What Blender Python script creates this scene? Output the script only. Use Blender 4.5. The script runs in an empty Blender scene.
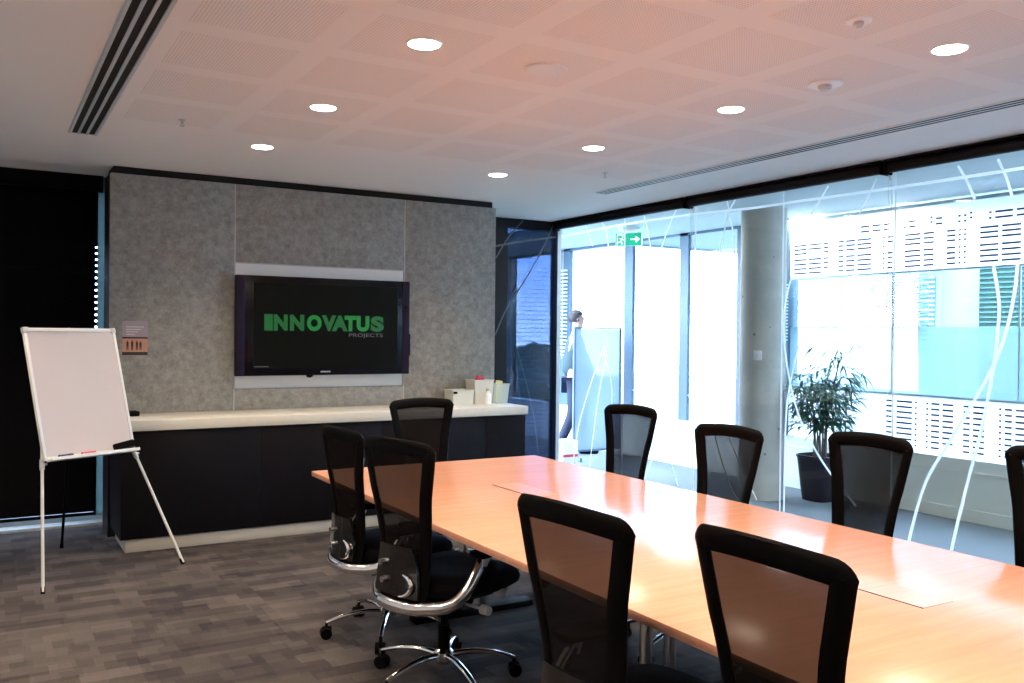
import bpy, bmesh, math, random
from math import sin, cos, pi, radians as R
from mathutils import Vector, Matrix
random.seed(7)
S = bpy.context.scene
COL = S.collection

# ------------------------------------------------------------ camera model
CH = 1.48
FPX = 890.5
YAW, PITCH, ROLL = R(30.76), R(-.484), R(-.602)
fwd = Vector((sin(YAW)*cos(PITCH), cos(YAW)*cos(PITCH), sin(PITCH)))
right0 = Vector((cos(YAW), -sin(YAW), 0))
up0 = right0.cross(fwd)
right = right0*cos(ROLL) - up0*sin(ROLL)
up = up0*cos(ROLL) + right0*sin(ROLL)
cam = bpy.data.cameras.new('camera')
cam.sensor_width = 36
cam.lens = FPX/1024*36
cam.clip_start = .05
cam.clip_end = 500
co = bpy.data.objects.new('camera', cam)
COL.objects.link(co)
m = Matrix((right, up, -fwd)).transposed().to_4x4()
m.translation = (0, 0, CH)
co.matrix_world = m
S.camera = co


def onx(px, py, X):
    """where the line of sight through a photo pixel meets the plane x = X: returns (y, z)"""
    d = right*((px-512)/FPX) - up*((py-341.5)/FPX) + fwd
    t = X/d.x
    return (d.y*t, CH + d.z*t)


def ony(px, py, Y):
    d = right*((px-512)/FPX) - up*((py-341.5)/FPX) + fwd
    t = Y/d.y
    return (d.x*t, CH + d.z*t)


# ------------------------------------------------------------ materials
def newmat(name):
    mt = bpy.data.materials.new(name)
    mt.use_nodes = True
    nt = mt.node_tree
    nt.nodes.clear()
    out = nt.nodes.new('ShaderNodeOutputMaterial')
    return mt, nt, out


def N(nt, typ, **kw):
    n = nt.nodes.new(typ)
    for k, v in kw.items():
        if k in n.inputs:
            n.inputs[k].default_value = v
        else:
            setattr(n, k, v)
    return n


def pbr(name, col, rough=.5, metal=0, noise=0, scale=40, bump=0, spec=.5, emit=None, es=0, stretch=(1, 1, 1), coat=0):
    mt, nt, out = newmat(name)
    b = N(nt, 'ShaderNodeBsdfPrincipled', Roughness=rough, Metallic=metal)
    b.inputs['Base Color'].default_value = (*col, 1)
    b.inputs['Specular IOR Level'].default_value = spec
    b.inputs['Coat Weight'].default_value = coat
    if emit:
        b.inputs['Emission Color'].default_value = (*emit, 1)
        b.inputs['Emission Strength'].default_value = es
    nt.links.new(b.outputs[0], out.inputs[0])
    tc = N(nt, 'ShaderNodeTexCoord')
    mp = N(nt, 'ShaderNodeMapping')
    mp.inputs['Scale'].default_value = stretch
    nt.links.new(tc.outputs['Object'], mp.inputs[0])
    nz = N(nt, 'ShaderNodeTexNoise', Scale=scale, Detail=4)
    nt.links.new(mp.outputs[0], nz.inputs['Vector'])
    if noise:
        mx = N(nt, 'ShaderNodeMix', data_type='RGBA')
        mx.inputs[6].default_value = (*[c*(1-noise) for c in col], 1)
        mx.inputs[7].default_value = (*[min(1, c*(1+noise)) for c in col], 1)
        nt.links.new(nz.outputs['Fac'], mx.inputs[0])
        nt.links.new(mx.outputs[2], b.inputs['Base Color'])
    if bump:
        bp = N(nt, 'ShaderNodeBump', Strength=bump, Distance=.002)
        nt.links.new(nz.outputs['Fac'], bp.inputs['Height'])
        nt.links.new(bp.outputs[0], b.inputs['Normal'])
    return mt


def glassmat(name, tint=(.95, .98, .98), refl=1.0):
    mt, nt, out = newmat(name)
    tr = N(nt, 'ShaderNodeBsdfTransparent')
    tr.inputs[0].default_value = (*tint, 1)
    gl = N(nt, 'ShaderNodeBsdfGlossy', Roughness=0.0)
    geo = N(nt, 'ShaderNodeNewGeometry')
    mr = N(nt, 'ShaderNodeMapRange')
    mr.inputs['To Min'].default_value = 1.5
    mr.inputs['To Max'].default_value = .6667
    nt.links.new(geo.outputs['Backfacing'], mr.inputs['Value'])
    fr = N(nt, 'ShaderNodeFresnel')
    nt.links.new(mr.outputs[0], fr.inputs['IOR'])
    mu = N(nt, 'ShaderNodeMath', operation='MULTIPLY')
    mu.inputs[1].default_value = refl
    nt.links.new(fr.outputs[0], mu.inputs[0])
    mx = N(nt, 'ShaderNodeMixShader')
    nt.links.new(mu.outputs[0], mx.inputs[0])
    nt.links.new(tr.outputs[0], mx.inputs[1])
    nt.links.new(gl.outputs[0], mx.inputs[2])
    nt.links.new(mx.outputs[0], out.inputs[0])
    return mt


def veil(name, col, through, trans=0, tint=(1, 1, 1)):
    """cloth, mesh or frosted film: part see-through, part diffuse, part translucent"""
    mt, nt, out = newmat(name)
    tr = N(nt, 'ShaderNodeBsdfTransparent')
    tr.inputs[0].default_value = (*tint, 1)
    df = N(nt, 'ShaderNodeBsdfDiffuse')
    df.inputs[0].default_value = (*col, 1)
    last = df
    if trans:
        tl = N(nt, 'ShaderNodeBsdfTranslucent')
        tl.inputs[0].default_value = (*col, 1)
        m2 = N(nt, 'ShaderNodeMixShader')
        m2.inputs[0].default_value = trans
        nt.links.new(df.outputs[0], m2.inputs[1])
        nt.links.new(tl.outputs[0], m2.inputs[2])
        last = m2
    mx = N(nt, 'ShaderNodeMixShader')
    mx.inputs[0].default_value = through
    nt.links.new(last.outputs[0], mx.inputs[1])
    nt.links.new(tr.outputs[0], mx.inputs[2])
    nt.links.new(mx.outputs[0], out.inputs[0])
    return mt


def carpet_mat():
    mt, nt, out = newmat('carpet tiles')
    b = N(nt, 'ShaderNodeBsdfPrincipled', Roughness=.95)
    b.inputs['Specular IOR Level'].default_value = .1
    nt.links.new(b.outputs[0], out.inputs[0])
    tc = N(nt, 'ShaderNodeTexCoord')

    def patch(sx, sy, off):
        br = N(nt, 'ShaderNodeTexBrick', Scale=1.0)
        br.offset = .37
        br.inputs['Color1'].default_value = (0, 0, 0, 1)
        br.inputs['Color2'].default_value = (1, 1, 1, 1)
        br.inputs['Mortar'].default_value = (.5, .5, .5, 1)
        br.inputs['Mortar Size'].default_value = 0
        br.inputs['Brick Width'].default_value = sx
        br.inputs['Row Height'].default_value = sy
        mp = N(nt, 'ShaderNodeMapping')
        mp.inputs['Location'].default_value = (off, off*.7, 0)
        nt.links.new(tc.outputs['Object'], mp.inputs[0])
        wn = N(nt, 'ShaderNodeTexNoise', Scale=14, Detail=3)
        nt.links.new(mp.outputs[0], wn.inputs['Vector'])
        vs = N(nt, 'ShaderNodeVectorMath', operation='SCALE')
        vs.inputs['Scale'].default_value = .02
        nt.links.new(wn.outputs['Color'], vs.inputs[0])
        va = N(nt, 'ShaderNodeVectorMath', operation='ADD')
        nt.links.new(mp.outputs[0], va.inputs[0])
        nt.links.new(vs.outputs[0], va.inputs[1])
        nt.links.new(va.outputs[0], br.inputs['Vector'])
        return br
    p1 = patch(.29, .11, .1)
    p2 = patch(.09, .11, 3.3)
    p3 = patch(.5, .5, 1.7)
    a = N(nt, 'ShaderNodeMix', data_type='RGBA')
    a.inputs[0].default_value = .38
    nt.links.new(p1.outputs[0], a.inputs[6])
    nt.links.new(p2.outputs[0], a.inputs[7])
    a2 = N(nt, 'ShaderNodeMix', data_type='RGBA')
    a2.inputs[0].default_value = .25
    nt.links.new(a.outputs[2], a2.inputs[6])
    nt.links.new(p3.outputs[0], a2.inputs[7])
    nz = N(nt, 'ShaderNodeTexNoise', Scale=140, Detail=3)
    nt.links.new(tc.outputs['Object'], nz.inputs['Vector'])
    a3 = N(nt, 'ShaderNodeMix', data_type='RGBA')
    a3.inputs[0].default_value = .3
    nt.links.new(a2.outputs[2], a3.inputs[6])
    nt.links.new(nz.outputs['Fac'], a3.inputs[7])
    cr = N(nt, 'ShaderNodeValToRGB')
    cr.color_ramp.elements[0].position = .2
    cr.color_ramp.elements[0].color = (.026, .024, .029, 1)
    cr.color_ramp.elements[1].position = .8
    cr.color_ramp.elements[1].color = (.108, .096, .091, 1)
    e = cr.color_ramp.elements.new(.5)
    e.color = (.062, .055, .054, 1)
    nt.links.new(a3.outputs[2], cr.inputs[0])
    nt.links.new(cr.outputs[0], b.inputs['Base Color'])
    bp = N(nt, 'ShaderNodeBump', Strength=.5, Distance=.003)
    nt.links.new(nz.outputs['Fac'], bp.inputs['Height'])
    nt.links.new(bp.outputs[0], b.inputs['Normal'])
    return mt


def ceiling_mat():
    """white plasterboard with square fields of small drilled holes"""
    mt, nt, out = newmat('perforated plasterboard')
    b = N(nt, 'ShaderNodeBsdfPrincipled', Roughness=.85)
    b.inputs['Specular IOR Level'].default_value = .2
    nt.links.new(b.outputs[0], out.inputs[0])
    geo = N(nt, 'ShaderNodeNewGeometry')
    sep = N(nt, 'ShaderNodeSeparateXYZ')
    nt.links.new(geo.outputs['Position'], sep.inputs[0])

    def mt_(op, a, bb=None):
        n = N(nt, 'ShaderNodeMath', operation=op)
        for i, v in enumerate((a, bb)):
            if v is None:
                continue
            if isinstance(v, (int, float)):
                n.inputs[i].default_value = v
            else:
                nt.links.new(v, n.inputs[i])
        return n.outputs[0]

    def band(v, lo, hi):
        return mt_('MULTIPLY', mt_('GREATER_THAN', v, lo), mt_('LESS_THAN', v, hi))
    x, y = sep.outputs[0], sep.outputs[1]
    cell = .6

    def incell(v):
        f = mt_('FRACT', mt_('DIVIDE', v, cell))
        return band(f, .1, .9)
    field = mt_('MULTIPLY', incell(x), incell(y))
    region = mt_('MULTIPLY', band(x, .6, 4.2), band(y, -1.2, 5.4))
    field = mt_('MULTIPLY', field, region)
    pitch = .0135

    def cen(v):
        return mt_('SUBTRACT', mt_('FRACT', mt_('DIVIDE', v, pitch)), .5)
    dx, dy = cen(x), cen(y)
    d2 = mt_('ADD', mt_('MULTIPLY', dx, dx), mt_('MULTIPLY', dy, dy))
    hole = mt_('LESS_THAN', d2, .062)
    fac = mt_('MULTIPLY', hole, field)
    mx = N(nt, 'ShaderNodeMix', data_type='RGBA')
    mx.inputs[6].default_value = (.88, .86, .83, 1)
    mx.inputs[7].default_value = (.66, .60, .57, 1)
    nt.links.new(fac, mx.inputs[0])
    nt.links.new(mx.outputs[2], b.inputs['Base Color'])
    return mt


def wood_mat():
    mt, nt, out = newmat('beech veneer')
    b = N(nt, 'ShaderNodeBsdfPrincipled', Roughness=.175)
    b.inputs['Specular IOR Level'].default_value = .62
    nt.links.new(b.outputs[0], out.inputs[0])
    tc = N(nt, 'ShaderNodeTexCoord')
    mp = N(nt, 'ShaderNodeMapping')
    mp.inputs['Scale'].default_value = (1.2, 14, 14)
    nt.links.new(tc.outputs['Object'], mp.inputs[0])
    nz = N(nt, 'ShaderNodeTexNoise', Scale=2.2, Detail=6, Distortion=.6)
    nt.links.new(mp.outputs[0], nz.inputs['Vector'])
    cr = N(nt, 'ShaderNodeValToRGB')
    cr.color_ramp.elements[0].position = .3
    cr.color_ramp.elements[0].color = (.71, .335, .21, 1)
    cr.color_ramp.elements[1].position = .7
    cr.color_ramp.elements[1].color = (.78, .39, .255, 1)
    nt.links.new(nz.outputs['Fac'], cr.inputs[0])
    nt.links.new(cr.outputs[0], b.inputs['Base Color'])
    return mt


def concrete_mat():
    mt, nt, out = newmat('board marked concrete')
    b = N(nt, 'ShaderNodeBsdfPrincipled', Roughness=.8)
    nt.links.new(b.outputs[0], out.inputs[0])
    tc = N(nt, 'ShaderNodeTexCoord')
    nz = N(nt, 'ShaderNodeTexNoise', Scale=3, Detail=8, Roughness=.65)
    nt.links.new(tc.outputs['Object'], nz.inputs['Vector'])
    cr = N(nt, 'ShaderNodeValToRGB')
    cr.color_ramp.elements[0].position = .3
    cr.color_ramp.elements[0].color = (.42, .43, .39, 1)
    cr.color_ramp.elements[1].position = .7
    cr.color_ramp.elements[1].color = (.60, .565, .48, 1)
    nt.links.new(nz.outputs['Fac'], cr.inputs[0])
    vo = N(nt, 'ShaderNodeTexVoronoi', Scale=7)
    nt.links.new(tc.outputs['Object'], vo.inputs['Vector'])
    lt = N(nt, 'ShaderNodeMath', operation='LESS_THAN')
    lt.inputs[1].default_value = .09
    nt.links.new(vo.outputs['Distance'], lt.inputs[0])
    mx = N(nt, 'ShaderNodeMix', data_type='RGBA')
    nt.links.new(lt.outputs[0], mx.inputs[0])
    nt.links.new(cr.outputs[0], mx.inputs[6])
    mx.inputs[7].default_value = (.22, .21, .18, 1)
    nt.links.new(mx.outputs[2], b.inputs['Base Color'])
    return mt


def felt_mat():
    mt, nt, out = newmat('grey felt')
    b = N(nt, 'ShaderNodeBsdfPrincipled', Roughness=.95)
    b.inputs['Specular IOR Level'].default_value = .1
    nt.links.new(b.outputs[0], out.inputs[0])
    tc = N(nt, 'ShaderNodeTexCoord')
    nz = N(nt, 'ShaderNodeTexNoise', Scale=22, Detail=6, Roughness=.7)
    nt.links.new(tc.outputs['Object'], nz.inputs['Vector'])
    cr = N(nt, 'ShaderNodeValToRGB')
    cr.color_ramp.elements[0].position = .34
    cr.color_ramp.elements[0].color = (.225, .222, .208, 1)
    cr.color_ramp.elements[1].position = .66
    cr.color_ramp.elements[1].color = (.375, .37, .350, 1)
    nt.links.new(nz.outputs['Fac'], cr.inputs[0])
    nt.links.new(cr.outputs[0], b.inputs['Base Color'])
    return mt


M = {
    'carpet': carpet_mat(), 'ceiling': ceiling_mat(), 'wood': wood_mat(), 'concrete': concrete_mat(), 'felt': felt_mat(),
    'white_wall': pbr('off white paint', (.72, .70, .66), .8, noise=.03, scale=3),
    'white': pbr('white satin paint', (.82, .82, .80), .45, noise=.02, scale=5),
    'white_plastic': pbr('white plastic', (.9, .9, .88), .35, noise=.03, scale=30),
    'felt_edge': pbr('pale felt edge', (.5, .5, .48), .9, noise=.1),
    'black_gap': pbr('black recess', (.006, .006, .007), .8, noise=.1),
    'blind': pbr('black blind slat', (.0014, .0008, .002), .6, noise=.2, scale=12, spec=.08),
    'dark_fascia': pbr('dark bronze fascia', (.008, .005, .008), .5, noise=.3, scale=9, spec=.25),
    'alu': pbr('brushed aluminium', (.62, .64, .65), .35, metal=.9, noise=.06, scale=60, stretch=(1, 1, .05)),
    'alu_paint': pbr('pale grey painted aluminium', (.52, .60, .63), .4, noise=.04, scale=10),
    'mullion': pbr('blue grey mullion', (.085, .135, .19), .45, noise=.06, scale=6),
    'chrome': pbr('polished aluminium', (.80, .80, .80), .13, metal=1, noise=.02, scale=8),
    'cabinet': pbr('black cabinet laminate', (.0036, .0028, .0052), .6, noise=.25, scale=70, bump=.1, spec=.18),
    'counter': pbr('cream stone worktop', (.72, .70, .62), .35, noise=.05, scale=40),
    'plinth': pbr('pale timber plinth', (.50, .48, .42), .55, noise=.12, scale=14, stretch=(.2, 1, 1)),
    'black_plastic': pbr('black plastic', (.0022, .0018, .0024), .6, noise=.2, scale=20, spec=.08),
    'black_gloss': pbr('gloss black plastic', (.004, .0045, .006), .12, noise=.1, scale=20, coat=.5),
    'black_fabric': pbr('black seat fabric', (.005, .004, .006), .9, noise=.3, scale=200, bump=.3, spec=.15),
    'mesh': veil('woven black chair mesh', (.012, .010, .010), .075),
    'tv_bezel': pbr('piano black tv bezel', (.004, .0035, .007), .2, noise=.1, scale=10, spec=.25),
    'tv_side': pbr('dark violet tv speaker cloth', (.012, .007, .026), .6, noise=.2, scale=150, spec=.2),
    'screen': pbr('dark lit screen', (.002, .0018, .0012), .35, noise=.1, scale=6, spec=.05, emit=(.9, 1, .8), es=.002),
    'green_text': pbr('green screen letters', (.004, .045, .008), .4, noise=.12, scale=30, emit=(.0, .25, .03), es=.16),
    'green_text2': pbr('brighter green screen letters', (.004, .055, .01), .4, noise=.12, scale=30, emit=(.0, .32, .03), es=.24),
    'grey_text': pbr('grey screen letters', (.06, .06, .07), .4, noise=.1, scale=30, emit=(.5, .5, .55), es=.05),
    'board': pbr('whiteboard enamel', (.56, .51, .51), .3, noise=.02, scale=3),
    'tray_white': pbr('pale aluminium trim', (.72, .72, .70), .4, metal=.2, noise=.03, scale=20),
    'black_felt': pbr('black felt', (.02, .02, .02), .9, noise=.3, scale=90),
    'red': pbr('red plastic', (.65, .05, .08), .4, noise=.08, scale=20),
    'navy': pbr('navy plastic', (.02, .02, .09), .4, noise=.1, scale=20),
    'glass': glassmat('clear glass', (.955, .985, .985), .55),
    'glass_film': veil('white glass film', (1, 1, 1), .12, .88),
    'pane_stripe': pbr('grey stripe on dark pane', (.10, .11, .13), .6, noise=.02, scale=5),
    'tint': glassmat('dark tinted glass', (.13, .165, .23), .8),
    'frost': veil('frosted film', (.30, .40, .43), .36, .72, (.86, .97, 1)),
    'frost_screen': veil('frosted screen sheet', (.34, .42, .54), .20, .5, (.8, .88, 1)),
    'backlit_strip': veil('grey green edge seal', (.13, .165, .165), 0, .85),
    'perf': veil('white perforated sheet', (.93, .95, .96), .06, .6),
    'slot': pbr('navy slot', (.012, .010, .045), .6, noise=.1, scale=30),
    'cream': pbr('cream painted dado', (.80, .82, .73), .6, noise=.03, scale=4),
    'corr_floor': pbr('blue grey corridor carpet', (.17, .20, .225), .8, noise=.2, scale=60),
    'corr_ceiling': pbr('corridor ceiling paint', (.50, .56, .57), .8, noise=.02, scale=4),
    'pot': pbr('dark violet pot', (.010, .007, .020), .4, noise=.15, scale=20),
    'soil': pbr('dark soil', (.03, .02, .015), .95, noise=.5, scale=90, bump=.6),
    'leaf': pbr('green leaf', (.045, .14, .085), .45, noise=.45, scale=18),
    'cane': pbr('woody cane', (.16, .12, .10), .7, noise=.3, scale=50),
    'skin': pbr('skin', (.52, .30, .22), .55, noise=.05, scale=20),
    'hair': pbr('dark brown hair', (.025, .015, .012), .6, noise=.4, scale=90),
    'shirt': pbr('dark green grey shirt', (.035, .06, .065), .85, noise=.15, scale=60),
    'trousers': pbr('dark trousers', (.018, .02, .04), .85, noise=.15, scale=60),
    'exit_green': pbr('green exit sign face', (.0, .30, .15), .4, noise=.03, scale=20, emit=(0, .5, .25), es=.18),
    'exit_white': pbr('white exit sign symbol', (.85, .9, .88), .4, noise=.02, scale=20, emit=(.9, 1, .95), es=.5),
    'paper_top': pbr('lilac grey print', (.36, .31, .36), .6, noise=.1, scale=30),
    'paper_sun': pbr('orange sunset print', (.55, .27, .18), .6, noise=.2, scale=18),
    'paper_dark': pbr('dark print', (.035, .02, .03), .6, noise=.2, scale=30),
    'paper_white': pbr('white print', (.7, .68, .7), .6, noise=.05, scale=30),
    'tub': pbr('translucent tub plastic', (.72, .72, .64), .35, noise=.05, scale=15),
    'clear_tub': veil('clear tub plastic', (.75, .80, .78), .66, .4),
    'yellow': pbr('yellow packet', (.74, .66, .30), .6, noise=.12, scale=25),
    'beige': pbr('beige packet', (.6, .5, .36), .6, noise=.12, scale=25),
    'tree': pbr('tree foliage', (.05, .085, .065), .9, noise=.5, scale=1.5),
    'bark': pbr('tree bark', (.06, .045, .03), .9, noise=.3, scale=8),
    'grass': pbr('distant ground', (.12, .15, .13), .95, noise=.4, scale=.2),
    'n_wall': pbr('pale neighbour render', (.24, .30, .33), .7, noise=.04, scale=2),
    'n_teal': pbr('teal glass infill', (.04, .11, .13), .25, noise=.15, scale=2),
    'n_green': pbr('dark green blind', (.012, .05, .03), .6, noise=.3, scale=3),
    'n_slat': pbr('pale louvre', (.55, .68, .74), .6, noise=.04, scale=9),
    'silver': pbr('silver grey plastic', (.55, .56, .57), .4, metal=.3, noise=.04, scale=20),
}
mt, nt, out = newmat('downlight lamp')
em = N(nt, 'ShaderNodeEmission', Strength=16)
em.inputs[0].default_value = (1, .93, .80, 1)
nt.links.new(em.outputs[0], out.inputs[0])
M['lamp'] = mt


# ------------------------------------------------------------ mesh helpers
class MB:
    def __init__(s):
        s.bm = bmesh.new()
        s.mi = 0

    def _tag(s, faces):
        for f in faces:
            f.material_index = s.mi

    def box(s, c, d, rot=None, bevel=0):
        r = bmesh.ops.create_cube(s.bm, size=1)
        vs = r['verts']
        mt = Matrix.Translation(c) @ (rot.to_4x4() if rot else Matrix()) @ Matrix.Diagonal((*d, 1))
        bmesh.ops.transform(s.bm, matrix=mt, verts=vs)
        fs = set(f for v in vs for f in v.link_faces)
        s._tag(fs)
        if bevel:
            es = list(set(e for v in vs for e in v.link_edges))
            r2 = bmesh.ops.bevel(s.bm, geom=es, offset=bevel, segments=2, affect='EDGES', profile=.5)
            s._tag(r2['faces'])
        return s

    def b2(s, x0, x1, y0, y1, z0, z1, bevel=0):
        return s.box(((x0+x1)/2, (y0+y1)/2, (z0+z1)/2), (abs(x1-x0), abs(y1-y0), abs(z1-z0)), bevel=bevel)

    def cyl(s, a, b, r1, r2=None, n=20):
        a, b = Vector(a), Vector(b)
        r2 = r1 if r2 is None else r2
        d = b-a
        q = d.to_track_quat('Z', 'Y').to_matrix().to_4x4()
        r = bmesh.ops.create_cone(s.bm, cap_ends=True, segments=n, radius1=r1, radius2=r2, depth=d.length,
                                  matrix=Matrix.Translation((a+b)/2) @ q)
        s._tag(set(f for v in r['verts'] for f in v.link_faces))
        return s

    def tube(s, pts, r, n=10, closed=False, flat=None, upv=(0, 0, 1)):
        """sweep an (optionally flattened) section along points; r a number or list"""
        pts = [Vector(p) for p in pts]
        L = len(pts)
        rings = []
        for i, p in enumerate(pts):
            if closed:
                t = pts[(i+1) % L]-pts[i-1]
            else:
                t = pts[min(i+1, L-1)]-pts[max(i-1, 0)]
            t.normalize()
            u = Vector(upv)
            u = u - t*u.dot(t)
            if u.length < 1e-3:
                u = t.orthogonal()
            u.normalize()
            w = t.cross(u)
            ri = r[i] if isinstance(r, (list, tuple)) else r
            fl = flat if flat else 1
            rings.append([s.bm.verts.new(p + u*cos(2*pi*k/n)*ri*fl + w*sin(2*pi*k/n)*ri) for k in range(n)])
        fs = []
        for i in range(L if closed else L-1):
            A, B = rings[i], rings[(i+1) % L]
            for k in range(n):
                fs.append(s.bm.faces.new((A[k], A[(k+1) % n], B[(k+1) % n], B[k])))
        if not closed:
            fs.append(s.bm.faces.new(rings[0][::-1]))
            fs.append(s.bm.faces.new(rings[-1]))
        s._tag(fs)
        return s

    def lathe(s, prof, c=(0, 0, 0), n=28, sq=0):
        """prof: (radius, z) pairs"""
        rings = []
        for r, z in prof:
            ring = []
            for k in range(n):
                a = 2*pi*k/n
                rr = r
                if sq:
                    rr = r/((abs(cos(a))**sq+abs(sin(a))**sq)**(1/sq))
                ring.append(s.bm.verts.new((c[0]+rr*cos(a), c[1]+rr*sin(a), c[2]+z)))
            rings.append(ring)
        fs = []
        for A, B in zip(rings, rings[1:]):
            for k in range(n):
                fs.append(s.bm.faces.new((A[k], A[(k+1) % n], B[(k+1) % n], B[k])))
        fs.append(s.bm.faces.new(rings[0][::-1]))
        fs.append(s.bm.faces.new(rings[-1]))
        s._tag(fs)
        return s

    def poly(s, pts, normal, th):
        """flat polygon given thickness along normal"""
        n = Vector(normal)*th
        A = [s.bm.verts.new(Vector(p)) for p in pts]
        B = [s.bm.verts.new(Vector(p)+n) for p in pts]
        L = len(A)
        fs = [s.bm.faces.new(A), s.bm.faces.new(B[::-1])]
        for i in range(L):
            fs.append(s.bm.faces.new((A[i], B[i], B[(i+1) % L], A[(i+1) % L])))
        s._tag(fs)
        return s

    def ribbon(s, pts, w, normal, th):
        """flat strip of width w along points lying in a plane with that normal"""
        pts = [Vector(p) for p in pts]
        n = Vector(normal)
        Lr, Rr = [], []
        for i, p in enumerate(pts):
            t = (pts[min(i+1, len(pts)-1)]-pts[max(i-1, 0)]).normalized()
            q = t.cross(n).normalized()*(w/2)
            Lr.append(p+q)
            Rr.append(p-q)
        for i in range(len(pts)-1):
            s.poly([Lr[i], Lr[i+1], Rr[i+1], Rr[i]], normal, th)
        return s

    def build(s, name, mat, parent=None, smooth=True, loc=None):
        bmesh.ops.recalc_face_normals(s.bm, faces=s.bm.faces)
        me = bpy.data.meshes.new(name)
        s.bm.to_mesh(me)
        s.bm.free()
        for mm in (mat if isinstance(mat, (list, tuple)) else [mat]):
            me.materials.append(M[mm])
        if smooth:
            for p in me.polygons:
                p.use_smooth = True
            try:
                me.set_sharp_from_angle(angle=R(38))
            except Exception:
                pass
        o = bpy.data.objects.new(name, me)
        COL.objects.link(o)
        if parent:
            o.parent = parent
        if loc:
            o.location = loc
        return o


def thing(name, label, cat, loc=(0, 0, 0), rz=0, group=None):
    o = bpy.data.objects.new(name, None)
    COL.objects.link(o)
    o.location = loc
    o.rotation_euler = (0, 0, rz)
    o.empty_display_size = .1
    o['label'] = label
    o['category'] = cat
    if group:
        o['group'] = group
    return o


def tag(o, label, cat, group=None):
    o['label'] = label
    o['category'] = cat
    if group:
        o['group'] = group
    return o


def struct(name):
    o = bpy.data.objects.new(name, None)
    COL.objects.link(o)
    o['kind'] = 'structure'
    return o


def smesh(mb, name, mat, smooth=False):
    o = mb.build(name, mat, smooth=smooth)
    o['kind'] = 'structure'
    return o


def copy_tree(o, parent=None):
    c = o.copy()
    COL.objects.link(c)
    c.parent = parent
    for ch in list(o.children):
        copy_tree(ch, c)
    return c


def smooth_path(pts, k=6):
    """Catmull-Rom through points"""
    P = [Vector(p) for p in pts]
    if len(P) < 3:
        return P
    P = [P[0]*2-P[1]] + P + [P[-1]*2-P[-2]]
    o = []
    for i in range(1, len(P)-2):
        for j in range(k):
            t = j/k
            o.append(.5*((2*P[i]) + (P[i+1]-P[i-1])*t + (2*P[i-1]-5*P[i]+4*P[i+1]-P[i+2])*t*t
                         + (3*P[i]-P[i-1]-3*P[i+1]+P[i+2])*t**3))
    o.append(P[-2])
    return o


# ------------------------------------------------------------ room shell
CEIL = 2.65
XL, XG, YB, YF = -1.3, 5.2, -1.7, 7.55
XW = 6.87      # inner face of the corridor's outer wall
YF2 = 7.78    # plane of the dark window beside the glass wall
YE = 11.75     # end of the corridor
smesh(MB().b2(XL-.1, XG, YB-.1, 7.93, -.12, 0), 'floor', 'carpet')
smesh(MB().b2(XL-.1, XG+.02, YB-.1, 7.93, CEIL, CEIL+.2), 'ceiling', 'ceiling')
smesh(MB().b2(XL-.12, XL, YB-.1, YF+.15, 0, CEIL), 'wall_left', 'white_wall')
smesh(MB().b2(XL, XG+2, YB-.12, YB, 0, CEIL), 'wall_rear', 'white_wall')
# corridor shell beyond the glass
smesh(MB().b2(XG, XW+.2, YB-.1, YE+.1, -.12, 0), 'floor', 'corr_floor')
smesh(MB().b2(XG+.02, XW+.2, YB-.1, YE+.1, CEIL, CEIL+.2), 'ceiling', 'corr_ceiling')
smesh(MB().b2(XG-1, XW+.2, YE, YE+.1, 0, CEIL), 'wall_end', 'dark_fascia')

# facade wall behind the felt wall
smesh(MB().b2(.86, 3.95, YF, YF+.33, 0, CEIL), 'wall_facade', 'black_gap')

# felt covered wall standing in front of the facade
YP = 6.9
w = struct('wall_front')
MB().b2(.80, 3.90, YP+.02, 7.22, .0, CEIL-.0005).build('core', 'black_gap', w, smooth=False)
MB().b2(.775, 1.643, YP-.012, YP+.02, .875, 2.595, bevel=.002).build('felt_panel', 'felt', w)
MB().b2(1.651, 3.041, YP-.012, YP+.02, 2.005, 2.595, bevel=.002).build('felt_panel', 'felt', w)
MB().b2(1.651, 3.041, YP-.012, YP+.02, .875, 1.04, bevel=.002).build('felt_panel', 'felt', w)
MB().b2(3.049, 3.92, YP-.012, YP+.02, .875, 2.595, bevel=.002).build('felt_panel', 'felt', w)
MB().b2(.775, .80, YP+.02, 7.22, 0, 2.595).build('side_panel', 'dark_fascia', w, smooth=False)
MB().b2(3.90, 3.92, YP+.02, YF2, 0, 2.595).build('side_panel', 'dark_fascia', w, smooth=False)
j = MB()
j.b2(1.643, 1.651, YP-.010, YP+.02, .875, 2.595)
j.b2(3.041, 3.049, YP-.010, YP+.02, .875, 2.595)
j.b2(1.651, 3.041, YP-.010, YP+.018, 1.997, 2.005)
j.build('joint_strip', 'felt_edge', w, smooth=False)
MB().b2(1.655, 3.037, YP+.0, YP+.02, 1.04, 1.997).build('backing_plate', 'white', w, smooth=False)

# left window: closed black blinds with daylight at the free edge
w = struct('window_1')
f = MB()
f.b2(.835, .86, YF-.04, YF+.1, 0, CEIL)
f.b2(XL, .82, YF-.04, YF+.1, 0, .064)
f.b2(XL, .795, YF-.17, YF-.04, 0, .02)
f.b2(XL, .795, YF-.02, YF+.1, CEIL-.06, CEIL)
f.build('window_frame', 'alu_paint', w, smooth=False)
MB().b2(XL, .82, YF+.06, YF+.07, .064, CEIL-.06).build('pane', 'glass', w, smooth=False)
bl = thing('venetian_blind', 'closed black venetian blind filling the wide window behind the flip chart', 'blind', (XL+.02, YF-.06, 0))
s = MB()
z = .10
while z < 2.56:
    ang = R(78) if not (2.02 < z < 2.16 or 1.90 < z < 1.95) else R(70)
    s.box(((.742-XL-.02)/2, 0, z), (.742-XL-.02, .026, .0012), rot=Matrix.Rotation(ang, 3, 'X'))
    z += .0235
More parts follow.
